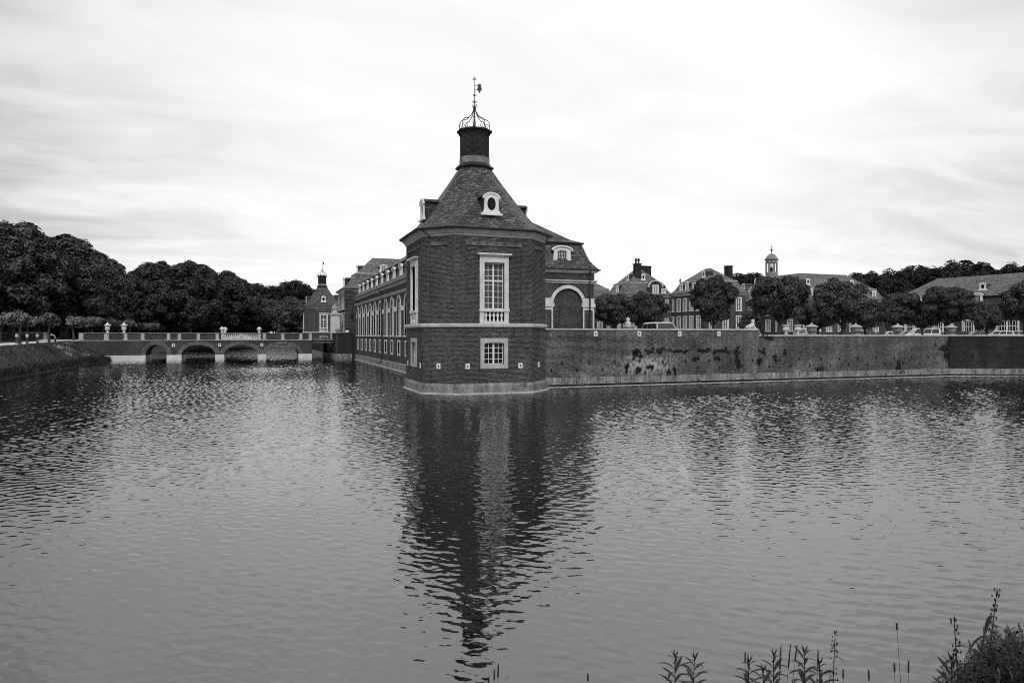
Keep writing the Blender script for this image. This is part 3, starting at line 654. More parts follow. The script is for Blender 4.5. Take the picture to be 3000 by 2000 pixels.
# ------------------------------------------------------------------ long orangery wing
def make_wing():
    x0, x1, y0, y1 = 13.5, 26.4, 51.6, 104.1
    t = thing('orangery_wing', (20, 78, 0), 'long brick wing with arched windows, white dormers and a slate mansard roof', 'building')
    FR = rect_frames(x0, x1, y0, y1); FL = FR['left']; FF = FR['front']
    ws = [y1 - (101.9 - 3.93*k_) for k_ in range(13)]       # s along the left wall, from the far end
    wz0, wh, ww = 3.66, 3.98, 1.95
    b_ = MB()
    holes = [(s - ww/2, s + ww/2, wz0, wz0 + wh, ww/2, 0.3) for s in ws] + [(s - .55, s + .55, 1.75, 2.98, 0, 0.28) for s in ws]
    wall(b_, FL, 0, y1 - y0, 0.75, 8.1, holes)
    nich = [23.99, 15.9]
    nh = [(x - x0 - 1.36, x - x0 + 1.36, GZ, 7.56, 1.36, 0.16) for x in nich]
    wall(b_, FF, 0, x1 - x0, 0.75, 8.1, nh)
    for x in nich: b_.add([FF(x - x0 - 1.4, GZ - .1, -.16), FF(x - x0 + 1.4, GZ - .1, -.16), FF(x - x0 + 1.4, 7.6, -.16), FF(x - x0 - 1.4, 7.6, -.16)], [(0, 1, 2, 3)])
    wall(b_, FR['right'], 0, y1 - y0, 0.75, 8.1); wall(b_, FR['back'], 0, x1 - x0, 0.75, 8.1)
    b_.build('wall', 'brick', t)
    rg = rect_ring(x0, x1, y0, y1)
    ringloft(rg, [(-0.05, 7.95), (0.1, 7.98), (0.14, 8.1), (0.24, 8.16), (0.24, 8.24), (0, 8.28)], 'architrave', 'stone', t)
    ringloft(rg, [(0.03, 8.2), (0.03, 8.86)], 'frieze', 'brick', t)
    ringloft(rg, [(0.0, 8.84), (0.12, 8.88), (0.3, 9.0), (0.34, 9.08), (0, 9.1)], 'cornice', 'pale', t)
    ringloft(rg, [(0.26, 9.05), (0.42, 9.08), (0.44, 9.18), (0.3, 9.2)], 'gutter', 'gutter', t)
    ringloft(rg, [(0.14, -0.6), (0.12, 0.72), (0.0, 0.8)], 'plinth', 'plinth', t)
    ringloft(rg, [(0.22, -0.6), (0.22, 0.06), (0.1, 0.09)], 'plinth_foot', 'stone', t)
    hip_roof(t, x0, x1, y0, y1, 9.15, 11.44, 15.25, 0.8, 0.36, slate='slate', trim='gutter', low='slate')
    for s in ws:
        wv = window(FL, s, wz0, ww, wh, t, ww/2, 4, [0.95, 1.9], [wh - ww/2 - 0.06], 0.2, 0.09, 0.05, 0.06, 'curtain', fan=6)
        sr = MB(); zs = wz0 + wh - ww/2
        ring_arc(sr, FL, s, zs, ww/2, ww/2, ww/2 + .25, ww/2 + .25, -.18, .05)
        sr.fbox(FL, s - ww/2 - 0.22, s - ww/2, wz0, zs - 0.5, -.15, .03).fbox(FL, s + ww/2, s + ww/2 + 0.22, wz0, zs - 0.5, -.15, .03)
        sr.fbox(FL, s - ww/2 - 0.92, s - ww/2, zs - 0.5, zs, -.15, .07).fbox(FL, s + ww/2, s + ww/2 + 0.92, zs - 0.5, zs, -.15, .07)
        sr.fbox(FL, s - ww/2 - 0.3, s + ww/2 + 0.3, wz0 - 0.16, wz0, -.15, .14)
        sr.build('surround', 'pale', wv)
        wb = window(FL, s, 1.75, 1.10, 1.23, t, 0, 2, [0.41, 0.82], (), 0.2, 0.07, 0.04, 0.04, 'curtain')
        surround(FL, s, 1.75, 1.10, 1.23, wb, 0.2, 0, 0.04, 'pale', inner=0.18)
        dormer(FL, s, 9.45, 1.25, 1.6, t, 1.9, 'arch', face_o=-0.28, glass='curtain', hood=0.16)
    for x in nich:
        s = x - x0; sr = MB()
        ring_arc(sr, FF, s, 6.2, 1.36, 1.36, 1.64, 1.64, -.12, .06)
        for q in (-1, 1):
            a = s + q*1.36; e = s + q*2.42
            lo_, hi_ = min(a, e), max(a, e)
            sr.fbox(FF, lo_, hi_, 6.32, 6.75, -.12, .05).fbox(FF, lo_ - .08, hi_ + .08, 6.02, 6.32, -.12, .13).fbox(FF, lo_, hi_, 5.78, 6.02, -.12, .05)
            for c0 in (lo_, hi_ - 0.14): sr.fbox(FF, c0, c0 + 0.14, GZ, 5.78, -.12, .05)
        sr.build('blind_arch_surround', 'pale', t)
    dormer(FF, 23.6 - x0, 9.4, 1.62, 1.68, t, 2.2, 'segment', face_o=-0.35, glass='curtain', hood=0.16)
    dormer(FF, 16.3 - x0, 9.4, 1.62, 1.68, t, 2.2, 'segment', face_o=-0.35, glass='curtain', hood=0.16)
    d = MB(); s = y1 - 80.6
    d.tube([FL(s, 9.1, .34), FL(s, 8.7, .12), FL(s, 0.9, .12), FL(s + .5, 0.4, .3)], 0.07, 7)
    d.build('downpipe', 'gutter', t); d = MB(); s = onY(1725, y0) - x0
    d.tube([FF(s, 9.1, .34), FF(s, 8.7, .2), FF(s, GZ, .2)], 0.07, 7)
    d.build('downpipe', 'gutter', t); d = MB(); s = y1 - 103.5; d.tube([FL(s, 9.1, .34), FL(s, 8.7, .12), FL(s, 0.9, .12)], 0.06, 6)
    d.build('downpipe', 'gutter', t)
    # low brick link between the pavilion and the wing
    lk = MB(); lk.box(13.52, 18.2, 48.9, 51.62, -0.5, 8.9); lk.build('link_wall', 'brick', t)
    MB().loft([[(13.2, 48.5, 8.9), (18.5, 48.5, 8.9), (18.5, 52, 8.9), (13.2, 52, 8.9)], [(15.8, 48.5, 11.5), (15.9, 48.5, 11.5), (15.9, 55, 11.5), (15.8, 55, 11.5)]], False, True).build('link_roof', 'slate', t)
    return t
make_wing()

# ------------------------------------------------------------------ moat walls
def moat_wall(name, segs, zt, label, mat, plinth_top=0.7, holes_rows=True, coping='stone', seed=1):
    """segs: list of (x, y) corner points left to right"""
    t = thing(name, (segs[0][0], segs[0][1], 0), label, 'wall')
    b_, pl, cp, hl, ft, ld = MB(), MB(), MB(), MB(), MB(), MB()
    rn = random.Random(seed)
    for (xa, ya), (xb, yb) in zip(segs, segs[1:]):
        F = frame(xa, ya, xb - xa, yb - ya); Ln = math.hypot(xb - xa, yb - ya)
        b_.fbox(F, 0, Ln, plinth_top - 0.05, zt, -0.5, 0)
        pl.fbox(F, 0, Ln, 0.2, plinth_top, -0.4, 0.07); ld.fbox(F, 0, Ln, -0.6, 0.22, -0.4, 0.03); ft.fbox(F, 0, Ln, -0.6, 0.05, -0.4, 0.2)
        cp.fbox(F, 0, Ln, zt, zt + 0.11, -0.56, 0.07)
        if holes_rows:
            s = 1.1
            while s < Ln - 0.5:
                pot(F, s + rn.uniform(-.1, .1), 1.18 + rn.uniform(-.04, .04), hl); pot(F, s + 1.0 + rn.uniform(-.1, .1), 1.72 + rn.uniform(-.04, .04), hl); s += 2.05
    b_.build('brickwork', mat, t); pl.build('plinth', 'plinth_wall', t); ld.build('dark_ledge', 'brick_shade', t); cp.build('coping', coping, t); ft.build('plinth_foot', 'stone', t)  # the ledge below the plinth is a strip of dark brick
    if holes_rows:
        jn_ = MB()
        for (xa, ya), (xb, yb) in zip(segs, segs[1:]):
            F = frame(xa, ya, xb - xa, yb - ya); s = 0.7
            while s < math.hypot(xb - xa, yb - ya) - .3: jn_.fbox(F, s - .012, s + .012, 0.22, plinth_top, -.1, 0.074); s += rn.uniform(.7, 1.3)
        jn_.build('plinth_joint', 'void', t)
    if hl.v: hl.build('putlog_hole', 'void', t)
    return t
yw = 44.04
xs = onY(2222, yw)
tw = moat_wall('moat_wall', [(18.0, yw), (xs, yw)], 4.06, 'tall brick moat wall right of the central pavilion, streaked with lime and plants', 'brick_wall', seed=2)
Fw = frame(18.0, yw, 1, 0)
for px in (1744.7, 1873, 1991, 2105.8): anchor_plate(Fw, onY(px, yw) - 18.0, 3.80, tw, 0.3)
# concave sweep down to the lower wall
sw_ = MB(); sp_ = MB(); n = 10; rr = 0.52
pts = [(xs + rr - rr*math.cos(PI/2*i/n), 4.17 - 0.47*math.sin(PI/2*i/n)) for i in range(n + 1)]
Fs = frame(0, yw, 1, 0)
sw_.prism(Fs, [(xs, 3.0), (xs + rr, 3.0)] + [(a, q - 0.1) for a, q in pts[::-1]], -0.49, -0.004)
sw_.build('sweep_brickwork', 'brick_wall', tw)
for (a, q), (a2, q2) in zip(pts, pts[1:]):
    sp_.hexa([Fs(a, q - .11, .07), Fs(a2, q2 - .11, .07), Fs(a2, q2 - .11, -.56), Fs(a, q - .11, -.56), Fs(a, q, .07), Fs(a2, q2, .07), Fs(a2, q2, -.56), Fs(a, q, -.56)])
sp_.build('sweep_coping', 'stone', tw)
tl = moat_wall('moat_wall', [(xs + rr*0 + 0.02, yw), W3], 3.60, 'lower brick moat wall running right, with dark square holes and stone urns on top', 'brick_wall_low', seed=3)
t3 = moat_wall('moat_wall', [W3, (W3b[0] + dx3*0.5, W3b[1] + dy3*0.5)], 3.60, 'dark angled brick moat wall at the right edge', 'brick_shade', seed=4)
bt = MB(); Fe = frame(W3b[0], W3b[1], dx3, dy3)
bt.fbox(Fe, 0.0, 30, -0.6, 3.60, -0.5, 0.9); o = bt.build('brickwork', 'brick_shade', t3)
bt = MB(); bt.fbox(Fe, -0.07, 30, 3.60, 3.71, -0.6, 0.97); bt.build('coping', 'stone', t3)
# moat walls seen beneath the drawbridge and beyond
moat_wall('moat_wall', [(10.0, 160), (10.0, 118.2), (11.2, 118.2)], 2.9, 'far moat wall seen under the drawbridge', 'brick_shade', 0.75, False, seed=5)
moat_wall('moat_wall', [(-60, 224), (10.0, 224), (10.0, 173)], 1.6, 'low wall at the far end of the moat behind the bridge', 'brick_shade', 0.4, False, seed=6)

# ------------------------------------------------------------------ bridge
def make_bridge():
    Y = 111.5; dep = 5.6; xe = onY(913.4, Y); xl = -29.0
    t = thing('arched_bridge', (-5, Y, 0), 'brick bridge with four arches and panelled parapets over the moat', 'bridge')
    F = frame(0, Y, 1, 0); FB = frame(0, Y + dep, 1, 0)
    ops = [(426.6, 488.4, 2.28), (532, 630.6, 2.22), (657, 755, 2.2), (779.4, 874.7, 2.2)]
    ops = [(onY(a, Y), onY(b_, Y), z) for a, b_, z in ops]
    br = MB()
    wall(br, F, xl, xe, 0.75, 2.86, [(a, b_, 0.75, z, z - 0.75, dep) for a, b_, z in ops])
    wall(br, FB, xl, xe, 0.75, 2.86, [(a, b_, 0.75, z, z - 0.75, 0.01) for a, b_, z in ops])
    br.add([(xe, Y, .7), (xe, Y + dep, .7), (xe, Y + dep, 2.86), (xe, Y, 2.86)], [(0, 1, 2, 3)])
    br.build('brickwork', 'brick_far', t)
    for a, b_, z in ops:
        rg = MB(); k2 = min(.5, .5); ring_arc(rg, F, (a + b_)/2, 0.75, (b_ - a)/2, z - 0.75, (b_ - a)/2 + 0.5, z - 0.75 + 0.42, -0.02, 0.035, 20); rg.build('arch_ring', 'ring', t)
        rg = MB(); ring_arc(rg, F, (a + b_)/2, 0.75, (b_ - a)/2 + .5, z - 0.33, (b_ - a)/2 + 0.56, z - 0.28, -0.02, 0.05, 20); rg.build('arch_moulding', 'plinth_wall', t)
    xsol = [xl + 4.0] + [v for a, b_, z in ops for v in (a, b_)] + [xe]
    for i in range(0, len(xsol), 2):
        MB().box(xsol[i], xsol[i + 1] , Y - 0.1, Y + dep + 0.1, -0.6, 0.76).build('pier_base', 'pale', t)
    dk = MB(); dk.box(xl, xe, Y - 0.12, Y + dep + 0.12, 2.86, 2.96); dk.build('string_course', 'stone', t)
    z0, z1 = 2.98, 3.9
    posts = [237.5, 312, 368, 418.5, 494, 525.5, 581, 636.5, 652.5, 706, 759.5, 774.5, 828.5, 881.5, 909]
    wd =    [0.55, 0.6, 0.42, 0.42, 0.42, 0.42, 0.42, 0.42, 0.42, 0.45, 0.42, 0.42, 0.42, 0.42, 0.42]
    X = [onY(p, Y) for p in posts]
    for G, sgn in ((F, 1), (FB, -1)):
        pr = MB(); pl = MB(); cp = MB(); bx = MB()
        for i in range(len(X) - 1):
            a, b_ = X[i] + wd[i]/2, X[i + 1] - wd[i + 1]/2
            if posts[i] in (652.5, 706):
                bx.fbox(G, a, b_, z0, z0 + 0.12, -0.22 - 0.02, 0.0)
                n = max(4, int((b_ - a)/0.27))
                for k_ in range(n):
                    q = G(a + (b_ - a)*(k_ + 0.5)/n, 0, -0.12)
                    MB().lathe(q[0], q[1], [(0.08, z0 + .12), (0.05, z0 + .2), (0.10, z0 + .42), (0.05, z0 + .62), (0.06, z0 + .7), (0.09, z0 + .74), (0.09, z1)], 6).build('baluster', 'pale', t, smooth=True)
            else:
                pr = MB(); pr.fbox(G, a, b_, z0, z1, -0.28, -0.02)
                if b_ - a > 1.2:
                    pr.fbox(G, a + .2, b_ - .2, z0 + .12, z0 + .2, -0.03, 0.03).fbox(G, a + .2, b_ - .2, z1 - .22, z1 - .14, -0.03, 0.03)
                    pr.fbox(G, a, a + .2, z0, z1, -0.03, 0.03).fbox(G, b_ - .2, b_, z0, z1, -0.03, 0.03)
                pr.build('parapet_panel', 'brick_far', t)
        for i, x in enumerate(X):
            pl = MB(); pl.fbox(G, x - wd[i]/2, x + wd[i]/2, z0, z1, -0.32, 0.05); pl.fbox(G, x - wd[i]/2 - .06, x + wd[i]/2 + .06, z0, z0 + .13, -0.34, 0.1); pl.build('parapet_pilaster', 'stone', t)
        cp.fbox(G, X[0] - 0.3, X[-1] + 0.25, z1, z1 + 0.13, -0.36, 0.09)
        cp.build('parapet_coping', 'plinth', t)
        bx.build('balustrade_foot', 'stone', t)
    MB().box(xl, xe, Y + 0.3, Y + dep - 0.3, 2.9, 3.0).build('roadway', 'gravel', t)
    rb = MB(); q = onY(319, Y); rb.fbox(F, q - .12, q + .12, 0.7, 2.86, 0, 0.09); rb.build('buttress', 'brick_far', t)
    for px in (508, 643.5, 767):
        s = onY(px, Y); m_ = MB(); m_.fbox(F, s - .2, s + .2, 1.98, 2.42, -.01, .06); o = m_.build('spout_stone', 'white', t)
        MB().fbox(F, s - .07, s + .07, 2.1, 2.34, .05, .066).build('spout', 'void', o)
    return t, X, Y, dep, z1 + 0.13, xe
brt, BX, BY, BD, BZ, BXE = make_bridge()
def urn_lantern():
    t = thing('stone_urn', (0, 0, 0), 'tall lidded stone urn like a lantern', 'urn', 'tall urns on the left end of the bridge')
    MB().lathe(0, 0, [(0.24, 0), (0.24, .07), (0.12, .12), (0.09, .2), (0.13, .3), (0.27, .36), (0.30, .45)], 12).build('foot', 'white', t, True)
    MB().lathe(0, 0, [(0.30, .44), (0.32, .5), (0.31, .75), (0.34, 1.0), (0.36, 1.03), (0.3, 1.06)], 12).build('body', 'pale', t, True)
    MB().lathe(0, 0, [(0.47, 1.05), (0.42, 1.12), (0.22, 1.2), (0.12, 1.3), (0.08, 1.38), (0.09, 1.44), (0.03, 1.52)], 12).build('lid', 'white', t, True)
    return t
def urn_round():
    t = thing('stone_urn', (0, 0, 0), 'round white lidded urn', 'urn', 'round white urns beside the balustrade')
    MB().lathe(0, 0, [(0.2, 0), (0.2, .1), (0.08, .18), (0.1, .24)], 12).build('foot', 'white', t, True)
    MB().lathe(0, 0, [(0.1, .22), (0.26, .36), (0.34, .55), (0.36, .62)], 12).build('body', 'white', t, True)
    MB().lathe(0, 0, [(0.38, .62), (0.36, .66), (0.2, .78), (0.1, .84), (0.05, .95)], 12).build('lid', 'white', t, True)
    return t
u1 = urn_lantern(); u1.location = (onY(315, BY + .15), BY + .12, BZ); u1['label'] = 'tall white lidded urn on the bridge parapet, the left one of two'
dup(u1, (onY(363.5, BY + .15), BY + .12, BZ), 'tall white lidded urn on the bridge parapet, second from the left')
u2 = urn_round(); u2.location = (onY(651, BY + .15), BY + .12, BZ); u2['label'] = 'round white urn left of the balustrade, overlapping a twin urn behind'
xb = onY(659.5, BY + BD); dup(u2, (xb, BY + BD + .12, BZ), 'round white urn on the rear parapet, just behind its twin')
dup(u2, (onY(759.5, BY + .15), BY + .12, BZ), 'round white urn standing alone right of the balustrade')

# wooden drawbridge span with iron railing
t = thing('drawbridge', (9, BY + 2, 2.9), 'flat wooden drawbridge span with thin black railing between bridge and bastion', 'drawbridge')
x0, x1 = BXE + 0.02, 11.0
MB().box(x0, x1, BY + .9, BY + BD - .7, 2.74, 2.92).build('deck', 'wood', t)
MB().box(x0, x1, BY + .82, BY + .9, 2.86, 2.97).box(x0, x1, BY + .82, BY + .9, 2.45, 2.60).build('edge_beam', 'lead', t)
bc = MB(); bc.tube([(x1 - .1, BY + 1, 1.4), (x1 - .25, BY + 1, 1.9), (x1 - .7, BY + 1, 2.35), (x1 - 1.2, BY + 1, 2.5)], .09, 6); bc.build('bracket', 'wood', t)
for yy in (BY + 1.0, BY + BD - .8):
    rl = MB(); rl.box(x0, x1, yy, yy + .04, 3.95, 4.0).box(x0, x1, yy, yy + .04, 3.0, 3.04)
    n = 22
    for i in range(n + 1): q = x0 + (x1 - x0)*i/n; rl.box(q - .012, q + .012, yy + .01, yy + .03, 2.9, 3.97)
    rl.build('railing', 'black', t)

# bastion beside the wing
t = thing('bastion', (12, 112, 0), 'dark brick bastion with pale plinth between drawbridge and long wing', 'bastion')
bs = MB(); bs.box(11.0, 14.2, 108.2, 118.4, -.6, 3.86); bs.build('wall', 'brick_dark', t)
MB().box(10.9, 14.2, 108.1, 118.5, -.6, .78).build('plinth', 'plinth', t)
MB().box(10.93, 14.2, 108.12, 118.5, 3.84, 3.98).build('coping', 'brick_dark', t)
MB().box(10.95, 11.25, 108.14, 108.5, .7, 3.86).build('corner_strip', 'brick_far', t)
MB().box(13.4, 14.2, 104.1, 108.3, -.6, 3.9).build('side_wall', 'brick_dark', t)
lp = thing('floodlight', (onY(1016, 109), 109, 3.98), 'small white floodlight on top of the dark bastion', 'lamp')
q = onY(1016, 109)
MB().box(q - .05, q + .05, 108.95, 109.05, 3.98, 4.15).build('bracket', 'black', lp)
MB().hexa([(q - .3, 108.8, 4.1), (q + .25, 108.8, 4.1), (q + .25, 109.2, 4.1), (q - .3, 109.2, 4.1), (q - .15, 108.85, 4.45), (q + .28, 108.85, 4.45), (q + .28, 109.2, 4.45), (q - .15, 109.2, 4.45)]).build('lamp_head', 'white', lp)

# gate pier with trophy
px_, py_ = 11.5, 115.0
t = thing('gate_pier', (px_, py_, 2.9), 'pale rusticated stone gate pier with a carved trophy on top', 'gate pier')
g = MB()
for i in range(11): g.box(px_ - .68 + (i % 2)*.015, px_ + .68 - (i % 2)*.015, py_ - .68, py_ + .68, 2.9 + i*.37, 2.9 + i*.37 + .345)
g.box(px_ - .65, px_ + .65, py_ - .65, py_ + .65, 2.9, 6.9); g.build('shaft', 'pale', t)
cc = MB().loft([[(px_ - a, py_ - a, z), (px_ + a, py_ - a, z), (px_ + a, py_ + a, z), (px_ - a, py_ + a, z)] for a, z in [(.66, 6.8), (.76, 6.85), (.8, 6.95), (.98, 7.05), (1.0, 7.2), (.7, 7.25)]], True, True); cc.build('cap', 'pale', t)
tr = MB(); rn = random.Random(5)
tr.lathe(px_, py_, [(.55, 7.25), (.6, 7.4), (.45, 7.55), (.32, 7.7), (.36, 7.95), (.42, 8.15), (.3, 8.35), (.12, 8.42), (.17, 8.55), (.15, 8.68), (.05, 8.78)], 9)
for i in range(12):
    th = rn.uniform(0, 6.28); h_ = rn.uniform(7.3, 8.1); r_ = rn.uniform(.25, .6)
    tr.tube([(px_ + r_*math.cos(th), py_ + r_*math.sin(th), h_), (px_ + r_*1.2*math.cos(th + .5), py_ + r_*math.sin(th + .5), h_ + .25), (px_ + r_*.7*math.cos(th + .9), py_ + r_*.6*math.sin(th + .9), h_ + .5)], .13, 6, .05)
tr.build('carved_trophy', 'stone', t, True)
# stone balustrade scrap beside the pier
t = thing('small_stone_urn', (12.7, 109.2, 3.98), 'low wide weathered stone urn on the bastion beside the gate pier', 'urn')
MB().lathe(onY(989, 109.2), 109.2, [(.3, 3.98), (.3, 4.1), (.1, 4.2), (.42, 4.4), (.45, 4.5), (.2, 4.58), (.1, 4.75), (.03, 4.85)], 12).build('bowl', 'plinth', t, True)

# ------------------------------------------------------------------ palace pavilion behind the wing
def grid_windows(F, xs_, z0, w_, h, t, cols=2, rows=4, sw=0.18, depth=0.12, glass='glass', rise=0.0, mat='pale', heavy=()):
    for s in xs_:
        wv = window(F, s, z0, w_, h, t, rise, cols, [h*(i + 1)/(rows + 1) for i in range(rows)], heavy, depth, 0.10, 0.06, 0.07, glass, mat='white')
        surround(F, s, z0, w_, h, wv, sw, rise, 0.05, mat, inner=depth, sill=0.14)
def body(t, x0, x1, y0, y1, zt, mat='brick_far', holes=None):
    FR = rect_frames(x0, x1, y0, y1); b_ = MB()
    for k_, F in FR.items():
        Ln = (x1 - x0) if k_ in ('front', 'back') else (y1 - y0)
        hs = (holes or {}).get(k_, [])
        wall(b_, F, 0, Ln, GZ - .1, zt, hs)
    b_.build('wall', mat, t)
    return FR
def WH(xs_, z0, w_, h, d=0.35): return [(s - w_/2, s + w_/2, z0, z0 + h, 0, d) for s in xs_]
def make_palace_wing():
    x0, x1, y0, y1 = 12.9, 30, 112.3, 122.5
    t = thing('palace_wing', (20, 117, GZ), 'two-storey brick palace block with stepped slate roof behind the long wing', 'building')
    ls = [1.6, 5.1, 8.4]
    FR = body(t, x0, x1, y0, y1, 11.1, 'brick_far', {'left': WH(ls, 4.2, 1.4, 3.0) + WH(ls, 8.0, 1.4, 2.4)})
    grid_windows(FR['left'], ls, 4.2, 1.4, 3.0, t, 4, 4); grid_windows(FR['left'], ls, 8.0, 1.4, 2.4, t, 4, 3)
    cornice(t, x0, x1, y0, y1, 11.15, 'pale', 0.5)
    q = MB()
    for i in range(14): q.box(x0 - .08, x0 + 1.3, y0 - .08, y0 + .2, GZ + .1 + i*.58, GZ + .1 + i*.58 + .5)
    for i in range(14): q.box(x0 - .08, x0 + .2, y0 + .2, y0 + .9, GZ + .1 + i*.58, GZ + .1 + i*.58 + .5)
    q.build('rusticated_corner', 'brick_far', t)
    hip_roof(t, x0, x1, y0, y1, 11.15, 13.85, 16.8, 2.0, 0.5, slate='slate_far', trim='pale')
    dormer(FR['left'], 5.0, 11.6, 1.3, 1.7, t, 2.2, 'segment', face_o=-.4); dormer(FR['left'], 5.0, 14.3, 1.0, 1.1, t, 2.2, 'segment', face_o=-2.6)
    dormer(FR['front'], 6.5, 14.1, 1.3, 1.3, t, 2.2, 'segment', face_o=-2.5)
    lt = MB(); c0 = FR['front'](0.9, 0, 0.6); lt.tube([FR['front'](.9, 7.3, 0), FR['front'](.9, 7.3, .6)], .04, 5)
    lt.lathe(c0[0], c0[1], [(.05, 6.3), (.16, 6.45), (.22, 7.0), (.26, 7.05), (.06, 7.3)], 6); lt.build('wall_lantern', 'black', t)
make_palace_wing()

# ------------------------------------------------------------------ houses across the court
def chimney(t, x, y, wx, wy, z0, z1, pots=0):
    c_ = MB().box(x - wx/2, x + wx/2, y - wy/2, y + wy/2, z0, z1).build('chimney', 'brick_dark', t)
    MB().box(x - wx/2 - .12, x + wx/2 + .12, y - wy/2 - .12, y + wy/2 + .12, z1, z1 + .2).build('chimney_cap', 'brick_dark', c_)
    for i in range(pots):
        MB().lathe(x - wx/4 + i*wx/2, y, [(.22, z1 + .2), (.2, z1 + .8), (.3, z1 + .85), (.28, z1 + 1.2), (.1, z1 + 1.45)], 8).build('chimney_pot', 'black', c_)
def make_M1():
    x0, x1, y0, y1 = 75.8, 86.9, 131.8, 142
    t = thing('court_house', (81, 137, GZ), 'brick house with tall chimney and curved gable across the court', 'house')
    fs = [1.3, 5.3, 9.6]; ls = [1.2, 3.7, 6.3, 8.9]
    FR = body(t, x0, x1, y0, y1, 12.5, 'brick_far', {'front': WH(fs, 4.6, 1.25, 2.7) + WH(fs, 9.0, 1.25, 2.5), 'left': WH(ls, 4.6, 1.25, 2.7) + WH(ls, 9.0, 1.25, 2.5)})
    for k_, ss in (('front', fs), ('left', ls)):
        grid_windows(FR[k_], ss, 4.6, 1.25, 2.7, t, 4, 4); grid_windows(FR[k_], ss, 9.0, 1.25, 2.5, t, 4, 3)
    cornice(t, x0, x1, y0, y1, 12.6, 'stone', 0.4)
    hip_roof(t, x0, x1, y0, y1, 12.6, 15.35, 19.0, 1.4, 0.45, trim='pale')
    # curved gable on the front
    F = FR['front']; gb = MB(); gc = onY(1920, y0) - x0; gb.prism(F, [(gc - 2.0, 12.3), (gc + 3.2, 12.3), (gc + 2.6, 14.9), (gc + 1.7, 14.9)] + arc(gc, 14.3, 1.7, 1.5, 14)[::-1] + [(gc - 1.75, 14.3)], -2.6, -.05); gb.build('gable', 'slate_dark', t)
    gr = MB(); ring_arc(gr, F, gc, 14.3, 1.65, 1.35, 1.95, 1.62, -.2, .22); gr.build('gable_moulding', 'stone', t)
    wv = window(F, gc, 12.9, 1.2, 1.75, t, 0, 4, [.45, .9, 1.35], (), -0.03, .12, .06, .07); surround(F, gc, 12.9, 1.2, 1.75, wv, .2, 0, .16, 'white', inner=0)
    wv = window(F, gc + 2.1, 13.1, .9, .85, t, 0, 4, [.28, .56], (), -0.03, .1, .06, .05); surround(F, gc + 2.1, 13.1, .9, .85, wv, .15, 0, .16, 'white', inner=0)
    dormer(FR['left'], 4.8, 13.0, 1.2, 1.9, t, 2.0, 'segment', face_o=-.35)
    dormer(FR['left'], 6.5, 15.9, .9, 1.4, t, 1.8, 'oval', face_o=-2.1); dormer(F, 5.2, 16.0, 1.0, 1.5, t, 2.2, 'oval', face_o=-2.3)
    chimney(t, onY(1867, 135), 135, 1.35, 1.3, 15.6, 19.6, 2); chimney(t, onY(1890, 139), 139, 2.6, 1.1, 16.5, 19.6)
make_M1()
def make_M2():
    x0, x1, y0, y1 = 86.9, 97.5, 119.5, 131.8
    t = thing('court_house', (92, 126, GZ), 'brick corner house with white dormers behind the chestnut trees', 'house')
    ls = [y1 - onX(p, x0) for p in (1969.5, 1988.5, 2007, 2025, 2046)]; fs = [1.8, 5.2, 8.6]
    FR = body(t, x0, x1, y0, y1, 12.6, 'brick_far', {'left': WH(ls, 4.7, 1.1, 2.9) + WH(ls, 8.9, 1.1, 2.6), 'front': WH(fs, 4.7, 1.2, 2.9) + WH(fs, 8.9, 1.2, 2.6)})
    for k_, ss in (('left', ls), ('front', fs)):
        grid_windows(FR[k_], ss, 4.7, 1.1, 2.9, t, 2, 5, .24); grid_windows(FR[k_], ss, 8.9, 1.1, 2.6, t, 2, 4, .24)
    cornice(t, x0, x1, y0, y1, 12.75, 'stone', 0.4)
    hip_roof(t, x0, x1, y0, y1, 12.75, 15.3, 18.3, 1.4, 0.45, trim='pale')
    for px, zz_, hh in ((1993, 13.0, 1.9), (2009, 13.0, 2.2), (2031, 13.0, 1.9)): dormer(FR['left'], y1 - onX(px, x0), zz_, 1.25, hh, t, 2.0, 'segment', face_o=-.3)
    dormer(FR['left'], y1 - onX(2041, x0) - .5, 15.9, .95, 1.5, t, 2.0, 'oval', face_o=-2.2)
    chimney(t, onY(2134, 127), 127, 1.3, 1.3, 15.6, 19.0)
    fn = MB(); c0 = (x0 + 1.5, onX(1993, x0 + 1.5)); fn.lathe(c0[0], c0[1], [(.2, 15.2), (.08, 15.35), (.08, 15.5), (.26, 15.75), (.2, 16.1), (.04, 16.4)], 8); fn.build('roof_urn', 'lead', t)
make_M2()
t = thing('court_house', (72, 146, GZ), 'low slate-roofed house end just right of the long wing', 'house')
x0, x1, y0, y1 = 69.5, 80.5, 146, 156
FR = body(t, x0, x1, y0, y1, 12.6, 'brick_far', {'left': WH([2, 5, 8], 8.9, 1.2, 2.4), 'front': WH([1.6, 4.2, 6.8], 4.6, 1.2, 2.8)})
grid_windows(FR['left'], [2, 5, 8], 8.9, 1.2, 2.4, t, 2, 3); grid_windows(FR['front'], [1.6, 4.2, 6.8], 4.6, 1.2, 2.8, t, 4, 4)
cornice(t, x0, x1, y0, y1, 12.7, 'stone', .4); hip_roof(t, x0, x1, y0, y1, 12.7, 14.9, 17.4, 1.3, .4, trim='pale')

